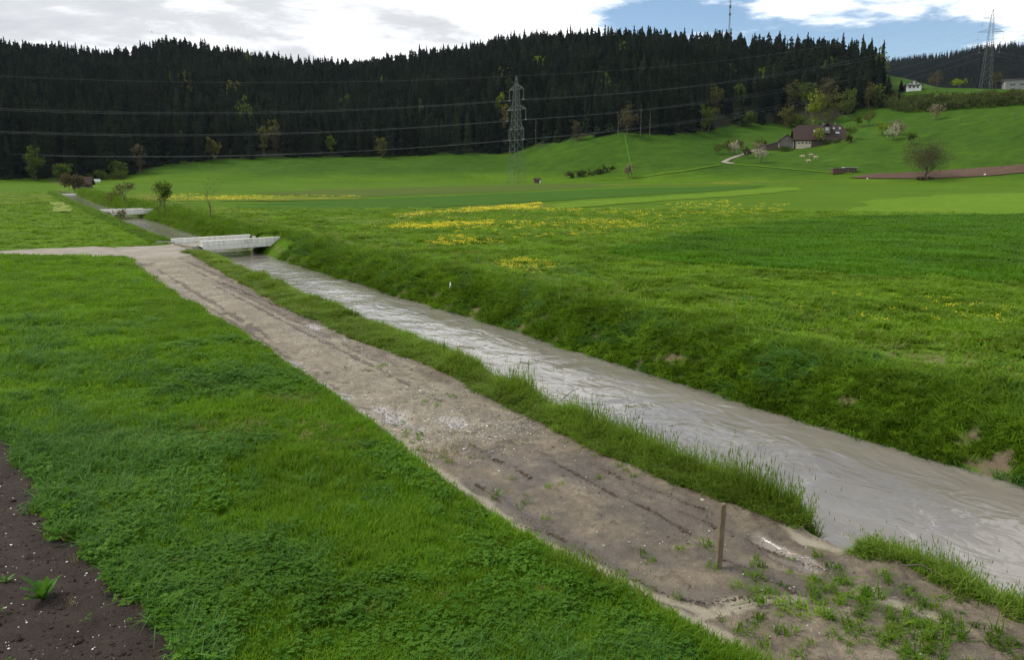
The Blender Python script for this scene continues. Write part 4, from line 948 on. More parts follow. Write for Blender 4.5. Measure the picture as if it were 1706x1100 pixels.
def joined(cm, tm, name):
    bm = bmesh.new(); bm.from_mesh(cm); n0 = len(bm.faces); bm.from_mesh(tm); bm.faces.ensure_lookup_table()
    for f_ in bm.faces[n0:]: f_.material_index = 1
    me = bpy.data.meshes.new(name); bm.to_mesh(me); bm.free(); me.materials.append(cm.materials[0]); me.materials.append(tm.materials[0]); return me
MIX = [spruce_meshes(18.5 + 1.5 * i, 4.0 + .3 * i, 150 + i, 'spruce_needles', K=15, m_=8, pw=(.38, .46, .55)[i]) for i in range(3)]
def dark_broadleaf(i):
    c_, t_ = broadleaf_meshes(16 + 2 * i, 8.5 + i, ('leaf_mid', 'leaf_olive')[i % 2], 420, .7, 170 + i, nclump=26, low=.15); return joined(c_, t_, 'dark_broadleaf')
source('spruce', [joined(c_, t_, 'spruce') for c_, t_ in SPR] + [joined(c_, t_, 'spruce') for c_, t_ in MIX + MIX])
source('mixwood', [dark_broadleaf(i) for i in range(3)])
FARSPR = [spruce_meshes(24, 4.0, 200 + i, 'spruce_far', K=13, m_=6, pw=.9) for i in range(3)]
source('sprucefar', [joined(c_, t_, 'sprucefar') for c_, t_ in FARSPR])

# broadleaf trees standing in or before the forest: photo column, row of the crown's top, crown height, width, leaf colour
INW = [(50, 247, 15, 8, 'leaf_mid', 'young beech in new leaf among the dark spruces by the bales'), (297, 210, 13, 5, 'leaf_fresh', 'narrow bright green tree at the forest edge left of the meadow slope'),
       (437, 203, 19, 6, 'leaf_olive', 'olive green slender tree at the forest edge'), (457, 205, 17, 6, 'leaf_brown', 'brownish bare tree beside the olive slender tree'),
       (548, 227, 10, 6, 'leaf_fresh', 'small lime green tree in front of the spruces'), (225, 82, 16, 9, 'leaf_olive', 'yellow green tree on the forest ridge'),
       (576, 155, 16, 9, 'leaf_mid', 'green tree high in the forest left of the pylon'), (640, 128, 14, 8, 'leaf_fresh', 'fresh green treetop halfway up the forest'),
       (897, 92, 15, 11, 'leaf_fresh', 'bright beech crown below the forest skyline'), (832, 153, 15, 9, 'leaf_fresh', 'bright beech crown left of the pylon'),
       (848, 128, 16, 6, 'leaf_mid', 'tall green tree behind the pylon tip'), (843, 175, 20, 7, 'leaf_olive', 'olive tree behind the middle of the pylon'),
       (1046, 178, 17, 11, 'leaf_brown', 'round brown budding tree on top of the knoll'), (1265, 112, 13, 8, 'leaf_fresh', 'yellow green treetop above the mixed wood'),
       (1305, 92, 14, 8, 'leaf_mid', 'light green treetop near the right skyline'), (1287, 108, 10, 6, 'leaf_fresh', 'small lime treetop among tall spruces'),
       (1232, 135, 16, 9, 'leaf_mid', 'mid green tree in the mixed wood'), (1192, 140, 17, 9, 'leaf_olive', 'dull green tree in the mixed wood'),
       (1320, 130, 20, 12, 'leaf_olive', 'tall olive tree in the mixed wood above the farm'), (1343, 128, 22, 11, 'leaf_mid', 'green beech above the farmhouse roof'),
       (1372, 118, 24, 13, 'leaf_brown', 'tall brown budding oak above the farmhouse'), (1358, 152, 22, 11, 'leaf_fresh', 'pale green tree in the mixed wood above the farm'),
       (1384, 155, 21, 15, 'leaf_olive', 'broad ochre oak in the mixed wood above the farm'), (1412, 150, 18, 11, 'leaf_mid', 'green tree at the right end of the wood'),
       (1446, 140, 17, 9, 'leaf_olive', 'ochre tree near the dark lone spruce'), (1458, 148, 14, 9, 'leaf_mid', 'small green tree near the dark lone spruce'),
       (1180, 180, 18, 10, 'leaf_mid', 'dark green broad tree at the wood edge above the orchard'), (1248, 200, 9, 9, 'leaf_mid', 'round bush at the wood edge above the drive'),
       (1310, 190, 12, 11, 'leaf_olive', 'dull bushy tree right behind the farm sheds'), (1330, 205, 7, 10, 'leaf_mid', 'low bush behind the farmhouse roof'),
       (190, 272, 9, 9, 'leaf_mid', 'bushy tree at the wood edge near the bales'), (95, 283, 8, 9, 'leaf_mid', 'round bush at the foot of the wood'), (225, 255, 16, 7, 'leaf_brown', 'thin brown tree at the wood edge'),
       (352, 232, 14, 8, 'leaf_olive', 'dull green tree at the forest foot'), (635, 235, 13, 7, 'leaf_olive', 'thin olive tree at the forest foot by the slope'), (960, 205, 12, 6, 'leaf_brown', 'thin brown tree at the forest foot on the knoll')]
BL = []
for i, (cx_, ty, hh, ww, lf, lab) in enumerate(INW):
    az = math.atan2(ray(cx_, 200)[0], ray(cx_, 200)[1]); rb = float(np.interp(az, AZC, base_r)); rd = float(np.interp(az, AZC, rid_r))
    d_ = ray(cx_, ty); sl = d_[2] / math.hypot(d_[0], d_[1]); best = None
    for r_ in np.arange(rb - 3, rd + 8, 2.0):
        x_, y_ = r_ * math.sin(az), r_ * math.cos(az); g_ = float(hill(np.array([x_]), np.array([y_]))[0]); err = abs(g_ + hh - (CAMH + sl * r_))
        if best is None or err < best[0]: best = (err, x_, y_, g_, r_)
    BL.append((best[1], best[2], best[3], best[4], az, hh, ww, lf, lab, i))
# spruce positions
fx, fy, fr, fb = [], [], [], []
r_ = 440.0
while r_ < 930:
    n_ = int(2.0 * 0.86 * r_ / 5.4); az = np.linspace(-0.86, 0.86, n_) + rng.uniform(-.8, .8, n_) * 1.72 / n_; rj = r_ + rng.uniform(-4, 4, n_)
    cb, cr = np.interp(az, AZC, base_r), np.interp(az, AZC, rid_r); cpx = np.interp(az, AZC, COLS)
    back = np.where(cpx > 1230, 14, 50)
    ok = (rj > cb + 3 + 4 * vn(az * 60, az * 0, 401)) & (rj < cr + back) & (cpx < 1462 - 0.03 * (rj - 560)) & (cpx > -260)
    ok &= ~((cpx > 1150) & (cpx < 1455) & (rj < cb + 26) & (rng.random(n_) < .45))
    fx += list((rj * np.sin(az))[ok]); fy += list((rj * np.cos(az))[ok]); fr += list(rj[ok]); fb += list((rj - cb)[ok]); r_ += 5.2
fx, fy, fr, fb = map(np.array, (fx, fy, fr, fb)); faz = np.arctan2(fx, fy)
keep = np.ones(len(fx), bool)
for (x_, y_, g_, r_, az, hh, ww, lf, lab, i) in BL:      # clear the view of the broadleaf crowns
    lat = np.abs(faz - az) * fr; keep &= ~((lat < ww * .55) & (fr < r_ + ww * .5) & (fr > r_ - 24)); keep &= np.hypot(fx - x_, fy - y_) > ww * .42
fx, fy, fr, fb, faz = (q[keep] for q in (fx, fy, fr, fb, faz))
fz = hill(fx, fy); fpx = np.interp(faz, AZC, COLS)
fs = rng.uniform(.84, 1.10, len(fx)) * (1 + .30 * fbm(fx / 38, fy / 38, 411, 3)) * np.where(rng.random(len(fx)) < .14, .72, 1.0) * np.where(fpx > 1230, 1.06, 1.0) * np.where((fpx > 235) & (fpx < 360) & (fr > 800), 1.12, 1.0)
order = np.argsort(np.where((fpx > -5) & (fpx < 1465), fb + rng.uniform(0, 5, len(fb)), 1e9)); front = order[:285]; rest = np.setdiff1d(np.arange(len(fx)), front)
PROTO = []
for i, (cm, tm) in enumerate(SPR):
    PROTO.append((cm, tm))
for k_, i in enumerate(front):
    cm, tm = PROTO[int(rng.integers(0, 8))]
    e_ = empty('spruce_tree', (fx[i], fy[i], fz[i]), rng.uniform(0, 6.28)); q = fs[i]; e_.scale = (q * rng.uniform(.9, 1.2), q * rng.uniform(.9, 1.2), q)
    link(bpy.data.objects.new('crown', cm), e_); link(bpy.data.objects.new('trunk', tm), e_)
    zone = ['in the forest edge around the silage bales', 'in the forest edge above the meadow between bales and pylon', 'in the forest edge behind the valley pylon', 'in the forest edge on top of the grassy knoll', 'in the wood edge above the orchard', 'in the wood edge above the farmhouse'][int(np.searchsorted([230, 790, 930, 1180, 1290], fpx[i]))]
    size = 'short dark spruce' if q < .86 else ('very tall dark spruce' if q > 1.04 else 'tall dark spruce')
    tag(e_, size + ' ' + zone, 'spruce', size + 's ' + zone)
mixd = rest[(rng.random(len(rest)) < np.clip(.004 + .05 * (fbm(fx[rest] / 60, fy[rest] / 60, 421, 2) - .22), .002, .1))]; rest = np.setdiff1d(rest, mixd)
scatter('mixed_wood', 'mixwood', np.stack([fx, fy, fz], 1)[mixd], rng.uniform(.9, 1.2, len(mixd)), 'scattered green treetops inside the dark forest', 'forest', tilt=.02)
sq = fs[rest]
scatter('spruce_forest', 'spruce', np.stack([fx, fy, fz], 1)[rest], np.stack([sq * rng.uniform(.88, 1.15, len(sq)), sq * rng.uniform(.88, 1.15, len(sq)), sq], 1), 'dark spruce forest covering the hill up to the skyline', 'forest',
        rot=np.stack([rng.normal(0, .015, len(sq)), rng.normal(0, .015, len(sq)), rng.uniform(0, 6.28, len(sq))], 1))
# far wooded hill on the right
px_, r2 = [], []
qx, qy = [], []
for r_ in np.arange(1280, 1910, 7.5):
    n_ = int(.34 * r_ / 6.5); az = rng.uniform(.36, .70, n_); rj = r_ + rng.uniform(-4, 4, n_); qx += list(rj * np.sin(az)); qy += list(rj * np.cos(az))
qx, qy = np.array(qx), np.array(qy); qs = rng.uniform(.75, 1.15, len(qx))
scatter('far_forest', 'sprucefar', np.stack([qx, qy, hill(qx, qy)], 1), qs, 'bluish dark forest on the distant hill at the right', 'forest', rot=np.stack([qx * 0, qx * 0, rng.uniform(0, 6.28, len(qx))], 1))

def tree_thing(name, loc, h, w, leaf, nleaf, size, seed, label, cat='tree', group=None, **kw):
    cm, tm = broadleaf_meshes(h, w, leaf, nleaf, size, seed, **kw)
    e_ = empty(name, loc, 0); link(bpy.data.objects.new('crown', cm), e_); link(bpy.data.objects.new('trunk', tm), e_); tag(e_, label, cat, group); return e_
for (x_, y_, g_, r_, az, hh, ww, lf, lab, i) in BL:
    tree_thing('broadleaf_tree', (x_, y_, g_), hh, ww, lf, 620, .62, 500 + i, lab, group='broadleaf trees in the forest', nclump=30, low=.12 if hh > 14 else .05)
# slopes: orchard and solitary trees (column, base row, height, width, leaf)
SLOPE = [(1197, 258, 6.5, 7, 'leaf_mid', 'dull green orchard tree left of the drive'), (1213, 256, 7, 6.5, 'leaf_olive', 'olive orchard tree left of the drive'), (1222, 259, 7, 7.5, 'blossom', 'white blossoming orchard tree left of the drive'), (1232, 250, 6, 6, 'leaf_brown', 'reddish brown orchard tree left of the drive'),
         (1245, 264, 6, 5, 'leaf_brown', 'thin brown orchard tree beside the drive'), (1262, 257, 6.5, 7, 'blossom_pink', 'brownish blossoming tree beside the drive'), (1267, 271, 7, 7.5, 'blossom', 'white blossoming tree below the farm sheds'), (1268, 247, 5, 6, 'leaf_mid', 'small tree by the left end of the farm sheds'),
         (1363, 243, 9.5, 7, 'leaf_fresh', 'bright green tree in front of the farmhouse'), (1338, 245, 5, 5, 'leaf_mid', 'dark bush before the plaster wall of the farmhouse'), (1307, 252, 1.8, 7, 'leaf_mid', 'green bush row before the farm barn'),
         (1417, 234, 7, 8, 'leaf_mid', 'green tree right of the farmhouse'), (1413, 238, 4, 4, 'leaf_mid', 'small dark bush right of the farmhouse'), (1428, 212, 8, 6, 'leaf_mid', 'slender green tree on the pasture'), (1447, 210, 8.5, 7, 'leaf_olive', 'olive tree on the pasture'),
         (1470, 227, 8, 7.5, 'leaf_fresh', 'pale green fruit tree on the pasture'), (1494, 226, 8.5, 9, 'blossom_pink', 'pinkish blossoming fruit tree on the pasture'), (1489, 233, 7, 8.5, 'blossom', 'white blossoming fruit tree on the pasture'), (1520, 242, 6, 5.5, 'leaf_mid', 'small dark fruit tree below the blossoming pair'),
         (1559, 200, 8.5, 10, 'blossom_pink', 'brown pink blossoming tree on the upper pasture'), (1047, 298, 7, 5, 'blossom_pink', 'pale thin tree at the foot of the knoll')]
for i, (cx_, by, hh, ww, lf, lab) in enumerate(SLOPE):
    tree_thing('fruit_tree', hit(cx_, by, 330), hh, ww, lf, 330, .42, 600 + i, lab, nclump=16, low=.22, group='trees on the farm slope')
CREST = [(1554, 604, 10, 12, 'leaf_brown', 'brown budding tree beside the white house', 'bark'), (1592, 606, 6, 9, 'leaf_fresh', 'pale green bush on the pasture crest', 'bark'), (1655, 606, 10, 13, 'leaf_brown', 'bare brown tree before the grey barn', 'bark')]
for i, (cx_, r_, hh, ww, lf, lab, bk) in enumerate(CREST):
    tree_thing('crest_tree', polar(cx_, r_), hh, ww, lf, 420, .42, 640 + i, lab, nclump=20, low=.25)
def spruce_thing(loc, sc_, lab):
    cm, tm = SPR[2]; e_ = empty('spruce_tree', loc, 1.0); e_.scale = sc_; link(bpy.data.objects.new('crown', cm), e_); link(bpy.data.objects.new('trunk', tm), e_); tag(e_, lab, 'spruce')
spruce_thing(polar(1476, 575), (1.25, 1.25, .72), 'broad dark spruce standing alone at the end of the hedge')
spruce_thing(polar(1497, 600), (.6, .6, .34), 'small dark conifer left of the white house')
spruce_thing(polar(1495, 560), (.5, .5, .36), 'small dark conifer in the hedge')
# pale dead trunks at the forest foot
for cx_, r_, hh in ((1067, 478, 17), (1083, 481, 14), (1040 - 10, 480, 12), (1170, 515, 15), (893, 512, 15)):
    x_, y_, z_ = polar(cx_, r_); mb = MB(); rq = random.Random(cx_)
    mb.tube([(0, 0, -.5), (rq.gauss(0, .15), 0, hh * .5), (rq.gauss(0, .3), 0, hh)], [.17, .12, .04], 6, False)
    for k_ in range(9):
        z1 = hh * rq.uniform(.35, .95); a_ = rq.uniform(0, 6.28); L = rq.uniform(.5, 1.6); mb.tube([(0, 0, z1), (L * math.cos(a_), L * math.sin(a_), z1 + L * .4)], [.06, .02], 3, False)
    o_ = mb.build('bare_trunk', MATS['bark_pale'], None, True); o_.location = (x_, y_, z_); tag(o_, 'pale bare tree trunk ' + ('beside the round brown tree on the knoll' if 1020 < cx_ < 1090 else 'at the wood edge above the orchard' if cx_ > 1090 else 'at the forest edge behind the pylon'), 'tree trunk', 'pale trunks at the forest edge')
# hedge on the right pasture
rh = np.random.default_rng(55); C, Rr = [], []
for q in np.arange(1456, 1800, 1.6):
    az = math.atan2(ray(q, 200)[0], ray(q, 200)[1]); rb = float(np.interp(az, AZC, base_r))
    for k_ in range(10):
        r_ = rb + rh.uniform(-2, 30); x_, y_ = r_ * math.sin(az) + rh.normal(0, .5), r_ * math.cos(az); g_ = float(hill(np.array([x_]), np.array([y_]))[0]); C.append((x_, y_, g_ + rh.uniform(.8, 4.8 + 2.5 * float(vn(q * .06, 0, 9))))); Rr.append(rh.uniform(.9, 2.0))
V, Fq = leaf_quads(np.array(C), np.array(Rr), 45000, .42, rh)
tag(link(bpy.data.objects.new('hedge', np_mesh('hedge', V, Fq, MATS['hedge_leaf']))), 'long dark shrub hedge across the right pasture', 'hedge')
def shrub(name, px, n, spread, hgt, leaf, label, seed, size=.4):
    q_ = np.random.default_rng(seed); C, Rr = [], []
    for cx_, cy_ in px:
        x_, y_, z_ = hit(cx_, cy_, 300)
        for k_ in range(6): C.append((x_ + q_.normal(0, spread), y_ + q_.normal(0, spread * .6), z_ + q_.uniform(.3, hgt))); Rr.append(q_.uniform(.5, 1.0) * spread)
    V, Fq = leaf_quads(np.array(C), np.array(Rr), n, size, q_)
    return tag(link(bpy.data.objects.new(name, np_mesh(name, V, Fq, MATS[leaf]))), label, 'shrubs')
shrub('shrub_row', [(950, 297), (962, 296), (975, 294), (985, 293), (998, 290), (1008, 288)], 1500, 1.8, 2.6, 'hedge_leaf', 'dark low shrubs in a row at the foot of the knoll', 71)
shrub('forest_shrub', [(160 + 12 * k_, 299 - .2 * k_) for k_ in range(5)], 1300, 2.2, 3.5, 'leaf_mid', 'bushes at the forest foot behind the bales', 72)
shrub('farm_garden_shrub', [(1380, 240), (1392, 239)], 500, 1.2, 2.0, 'leaf_mid', 'low garden bushes before the farmhouse gallery', 73)

# ------------------------------------------------------------------ streamside trees, the solitary bare tree
def bare_tree(name, loc, h, depth, seed, label, leaf=None, nleaf=0, size=.12, spread=.7, trunk=.3, rad=.022, sub=3, up=.15, cat='tree', tint='bark', reach=.5):
    r = random.Random(seed); e_ = empty(name, loc); mb = MB(); ends = []
    grow(mb, (0, 0, -.25), (r.gauss(0, .06), r.gauss(0, .06), 1), h * trunk, h * rad, depth, r, ends, spread, sub, up, 3, 5)
    mb.build('trunk', MATS[tint], e_, True)
    if leaf:
        C = np.array([list(p) for p in ends]); V, Fq = leaf_quads(C, np.full(len(C), reach), nleaf, size, np.random.default_rng(seed))
        V[:, 2] = np.maximum(V[:, 2], .25)
        link(bpy.data.objects.new('crown', np_mesh('crown', V, Fq, MATS[leaf])), e_)
    tag(e_, label, cat); return e_
def on_st(s_, t_):
    x_, y_ = to_xy(s_, t_ + float(cshift(s_))); return x_, y_, zat1(x_, y_)
bare_tree('bank_tree', on_st(108, 16.5), 4.9, 3, 11, 'bushy young tree with small green leaves on the stream bank', 'leaf_mid', 700, .13, .45, .4, .016, 3, .45)
bare_tree('bank_tree', on_st(111, 16.3), 4.4, 3, 12, 'thin bare shrub next to the bushy young tree', 'leaf_brown', 150, .09, .5, .35, .012, 2, .45)
bare_tree('sapling', on_st(88.8, 18.0), 6.0, 3, 13, 'thin bare sapling tied to a short stake in the meadow', 'leaf_brown', 60, .08, .5, .34, .009, 3, .3)
mb = MB(); mb.tube([(0, 0, -.2), (.02, 0, 1.5)], [.05, .045], 6); o_ = mb.build('stake', MATS['post_wood']); o_.location = on_st(88.6, 17.9); tag(o_, 'short wooden stake beside the thin sapling', 'stake')
bare_tree('bank_tree', on_st(146, 16.6), 6.0, 4, 14, 'round bare tree on the bank behind the small bridge', 'leaf_brown', 500, .11, .6, .3, .018, 3, .25)
bare_tree('bank_tree', on_st(164, 16.4), 4.6, 3, 15, 'small dark tree on the bank behind the round bare tree', 'leaf_olive', 350, .13, .7, .33, .022, 3, .12)
bare_tree('bank_tree', on_st(108, 11.6), 2.8, 3, 16, 'small leafy bush on the left bank before the small bridge', 'leaf_olive', 300, .10, .5, .3, .015, 3, .4)
bare_tree('bank_tree', on_st(284, 16.8), 9.5, 4, 17, 'brown budding willow beside the dark shed', 'leaf_brown', 1600, .26, .85, .26, .022, 3, .1, reach=1.0)
x_, y_, z_ = hit(1540, 300, 330)
bt = tree_thing('solitary_tree', (x_, y_, z_), 16.5, 19, 'leaf_brown', 15000, .15, 23, 'large round bare tree standing alone by the ploughed field', nclump=90, low=.16, depth=4, trunk_h=.16)
q_ = np.random.default_rng(77); C = np.array([(q_.uniform(-3.3, 3.3), q_.uniform(-1.2, 1.2), q_.uniform(.2, .9)) for _ in range(40)]); V, Fq = leaf_quads(C, np.full(40, .55), 900, .22, q_)
o_ = link(bpy.data.objects.new('brush_pile', np_mesh('brush_pile', V, Fq, MATS['clod']))); o_.location = (x_, y_, z_); tag(o_, 'dark heap of brushwood round the foot of the solitary tree', 'brushwood')

# ------------------------------------------------------------------ wooden post in the path
x_, y_ = unp(1197, 945); e_ = MB(); w_ = .038; h_ = .86
prof = [(-w_, -w_), (w_, -w_), (w_, w_), (-w_, w_)]
bm = bmesh.new()
bmesh.ops.create_cube(bm, size=1)
for v in bm.verts: v.co = Vector((v.co.x * .068, v.co.y * .062, (v.co.z + .5) * (h_ + .25) - .25))
bmesh.ops.bevel(bm, geom=bm.edges[:], offset=.006, segments=2, affect='EDGES')
for v in bm.verts:
    if v.co.z > h_ - .01: v.co.z += v.co.x * .12
    v.co.x += .012 * max(v.co.z, 0) * math.sin(v.co.z * 3)
po = link(bpy.data.objects.new('wooden_post', bm_mesh('wooden_post', bm, 'post_wood'))); po.location = (x_, y_, zat1(x_, y_)); po.rotation_euler = (.01, .015, .35)
tag(po, 'short square wooden post driven into the muddy path', 'post')
# white marker on the far bank, stick in the grass, drift stick
x_, y_, z_ = on_st(33.2, 16.75); mb = MB(); mb.tube([(0, 0, -.1), (.015, 0, .18), (.0, .01, .42)], [.045, .06, .02], 7); o_ = mb.build('marker_stake', MATS['white_wall'], None, True); o_.location = (x_, y_, z_); tag(o_, 'small white marker stake on the right bank', 'stake')
for (pa, pb, z1, lab) in (((1160, 955), (1232, 968), .12, 'dead twig lying in the grass by the water'), ((935, 665), (965, 650), -.76, 'thin stick caught in the stream')):
    a_, b_ = unp(*pa, z1), unp(*pb, z1)
    if z1 > 0: a_ = unp(1500, 955, .1); b_ = unp(1575, 972, .1)
    mb = MB(); mb.tube([(a_[0], a_[1], zat1(*a_) + .16 if z1 > 0 else -.80), ((a_[0] + b_[0]) / 2, (a_[1] + b_[1]) / 2 + .05, zat1(*b_) + .2 if z1 > 0 else -.72), (b_[0], b_[1], zat1(*b_) + .10 if z1 > 0 else -.70)], [.012, .010, .006], 5)
    tag(mb.build('twig', MATS['bark'], None, True), lab, 'twig')

# leafy plants on the soil bed
def leaf_strip(mb, p, az, L, w, rise, droop, n=5):
    d = Vector((math.cos(az), math.sin(az), 0)); s_ = Vector((-math.sin(az), math.cos(az), 0)); pts = []
    for k_ in range(n + 1):
        f_ = k_ / n; c_ = Vector(p) + d * L * f_ * math.cos(rise * (1 - f_ * droop)) + Vector((0, 0, L * (f_ * math.sin(rise) - droop * f_ * f_ * .45)))
        ww = w * math.sin(math.pi * min(f_ * .92 + .06, 1)) ** .7
        pts += [c_ - s_ * ww / 2 + Vector((0, 0, ww * .22)), c_, c_ + s_ * ww / 2 + Vector((0, 0, ww * .22))]
    mb.add(pts, [(3 * k_ + j, 3 * k_ + j + 1, 3 * k_ + j + 4, 3 * k_ + j + 3) for k_ in range(n) for j in (0, 1)])
def plant(name, px, n, L, w, rise, label, seed):
    r = random.Random(seed); x_, y_ = unp(*px); e_ = empty(name, (x_, y_, zat1(x_, y_)))
    for k_ in range(n):
        mb = MB(); leaf_strip(mb, (0, 0, -.01), 6.283 * k_ / n + r.uniform(-.3, .3), L * r.uniform(.7, 1.15), w * r.uniform(.8, 1.2), rise * r.uniform(.65, 1.35), r.uniform(.1, .4)); mb.build('leaf', MATS['dock_leaf'], e_, True)
    tag(e_, label, 'plant')
plant('dock_plant', (75, 1018), 12, .36, .10, 1.0, 'broad leaved dock plant growing on the dark soil', 5)
plant('weed_plant', (272, 1066), 8, .15, .07, .6, 'low rounded weed at the edge of the dark soil', 6)
plant('weed_plant', (12, 990), 5, .12, .05, .5, 'tiny pale weed left of the dock plant', 8)
plant('weed_plant', (150, 950), 5, .10, .035, .9, 'tiny sprout on the soil near the lawn', 9)

# ------------------------------------------------------------------ bridges
def bridge(name, P, L, width, rz, label, clear=.34, plate=True, curb_h=.34, beam_h=.30):
    """local x along the span, y along the stream; origin on the deck at mid span"""
    e_ = empty(name, P, rz)
    mb = MB(); mb.box((0, 0, -.14), (L + .8, width - .30, .26)); mb.build('deck', MATS['gravel_track'], e_)
    for sy, dx in ((-1, .25), (1, -.25)):
        y0 = sy * width / 2
        mb = MB(); mb.prism([(-L / 2 - .15 + dx, .012), (L / 2 + .10 + dx, .012), (L / 2 + .26 + dx, curb_h), (-L / 2 - .22 + dx, curb_h)], 1, y0 - .13, y0 + .13)
        cb = mb.build('parapet', MATS['concrete'], e_)
        mb = MB()
        for q in (-L / 4, L * .12): mb.box((q + dx, y0 - .133, curb_h * .5), (.014, .008, curb_h * .9))
        mb.build('joint', MATS['concrete_dark'], cb)
        mb = MB(); mb.prism([(-L / 2 - .05 + dx, -beam_h), (L / 2 - .10 + dx, -beam_h), (L / 2 + .06 + dx, 0), (-L / 2 - .30 + dx, 0)], 1, y0 - .17, y0 + .15); mb.build('edge_beam', MATS['concrete'], e_)
        if plate and sy < 0:
            mb = MB(); mb.box((.55, y0 - .142, curb_h * .52), (.34, .022, curb_h * .80)); mb.build('plate', MATS['plate_grey'], cb)
    for sx in (-1, 1):
        mb = MB(); mb.box((sx * (L / 2 + .28), 0, -.72), (.5, width + .1, 1.1)); ab = mb.build('abutment', MATS['concrete_dark'], e_)
        for sy in (-1, 1):
            mb = MB(); M_ = Matrix.Rotation(sx * sy * -.5, 3, 'Z'); mb.box((sx * (L / 2 + .62), sy * (width / 2 + .55), -.50), (.28, 1.5, 1.25), R=M_); mb.build('wing_wall', MATS['concrete_dark'], ab)
    tag(e_, label, 'bridge'); return e_
bx_, by_ = to_xy(63.2, 13.75)
bridge('stream_bridge', (bx_, by_, .03), 5.6, 3.6, A + math.radians(14), 'low pale concrete bridge where the gravel track crosses the stream')
bx_, by_ = to_xy(121.5, 13.9 + float(cshift(121.5)) * .6)
bridge('stream_bridge', (bx_, by_, .05), 4.9, 2.6, A + math.radians(10), 'second smaller pale bridge farther up the stream', plate=False, curb_h=.30, beam_h=.36)
# sill of white water far up the stream
x_, y_, z_ = on_st(255, 14.0); mb = MB(); mb.box((0, 0, -.66), (4.4, 2.4, .34)); o_ = mb.build('stream_sill', MATS['concrete']); o_.location = (x_, y_, 0); o_.rotation_euler = (0, 0, A); tag(o_, 'pale sill across the stream near the dark shed', 'weir')

# ------------------------------------------------------------------ pylons and power lines
ARM = [(43.4, 6.1), (34.2, 8.2), (25.2, 6.5)]; TOP = 49.5; STR = 4.8
def pylon_mesh_parts(ext=0.0):
    wz = lambda z: float(np.interp(z, [-ext - 1, 0, 19, 25, 43.4, TOP], [6.6 + .11 * ext, 6.4, 4.4, 3.7, 1.9, .25])) / 2
    levels = [-ext] + list(np.arange(0, 24, 5.04)) + [25.2, 28.2, 31.2, 34.2, 37.3, 40.3, 43.4, 46.4, TOP]
    levels = sorted(set(round(v, 2) for v in levels if v > -ext + 1 or v == -ext)); parts = []
    for sx in (-1, 1):
        for sy in (-1, 1):
            mb = MB(); mb.tube([(sx * wz(z), sy * wz(z), z) for z in [levels[0] - .8] + levels], .09, 4); parts.append(('leg', mb.mesh('leg', MATS['steel'])))
    mb = MB()
    for a_, b_ in zip(levels[:-1], levels[1:]):
        wa, wb = wz(a_), wz(b_)
        for q in range(4):
            c0 = [(-1, -1), (1, -1), (1, 1), (-1, 1)][q]; c1 = [(-1, -1), (1, -1), (1, 1), (-1, 1)][(q + 1) % 4]
            A0, A1 = (c0[0] * wa, c0[1] * wa, a_), (c1[0] * wa, c1[1] * wa, a_); B0, B1 = (c0[0] * wb, c0[1] * wb, b_), (c1[0] * wb, c1[1] * wb, b_)
            mb.tube([A0, B1], .05, 3, False); mb.tube([A1, B0], .05, 3, False); mb.tube([B0, B1], .04, 3, False)
    parts.append(('bracing', mb.mesh('bracing', MATS['steel'])))
    for z, L in ARM:
        w0 = wz(z)
        for sx in (-1, 1):
            mb = MB(); tip = (sx * L, 0, z)
            for sy in (-1, 1):
                mb.tube([(sx * w0, sy * w0, z), tip], .10, 3, False); mb.tube([(sx * wz(z + 2.2), sy * wz(z + 2.2), z + 2.2), tip], .08, 3, False)
            for f_ in (.35, .65):
                p0 = [np.array((sx * w0, sy * w0, z)) * (1 - f_) + np.array(tip) * f_ for sy in (-1, 1)]; p1 = [np.array((sx * wz(z + 2.2), sy * wz(z + 2.2), z + 2.2)) * (1 - f_) + np.array(tip) * f_ for sy in (-1, 1)]
                mb.tube(p0, .05, 3, False); mb.tube([p0[0], p1[0]], .05, 3, False); mb.tube([p0[1], p1[1]], .05, 3, False)
            parts.append(('cross_arm', mb.mesh('cross_arm', MATS['steel'])))
            mb = MB(); mb.tube([(sx * L, 0, z + .05), (sx * L, 0, z - STR)], .06, 4); mb.box((sx * L, 0, z - STR), (.55, .9, .35)); parts.append(('insulator', mb.mesh('insulator', MATS['insulator'])))
    return parts
def pylon(loc, rz, label, ext=0.0):
    e_ = empty('pylon', loc, rz)
    for nm, me in pylon_mesh_parts(ext): link(bpy.data.objects.new(nm, me), e_)
    tag(e_, label, 'pylon', 'lattice power pylons'); return e_
p1 = np.array([2.0, 406.0]); z1 = float(hill(np.array([p1[0]]), np.array([p1[1]]))[0])
d2 = ray(1655, 14); k2 = 615 / d2[1]; p2 = d2[:2] * k2; top2 = CAMH + d2[2] * k2; g2 = float(hill(np.array([p2[0]]), np.array([p2[1]]))[0])
YAW1 = math.radians(-58); YAW2 = math.radians(-12)
pylon((p1[0], p1[1], z1), YAW1, 'steel lattice pylon standing on the valley floor before the forest')
pylon((p2[0], p2[1], top2 - TOP), YAW2, 'steel lattice pylon rising behind the pasture crest against the sky', ext=max(0.5, top2 - TOP - g2))
p0 = np.array([-330.0, 392.0]); z0 = -.5; p3 = np.array([p2[0] + 260, p2[1] + 60]); z3 = top2 - TOP - 14
def attach(p, zb, yaw, side, lev):
    z, L = ARM[lev]; return np.array([p[0] + side * L * math.cos(yaw), p[1] + side * L * math.sin(yaw), zb + z - STR])
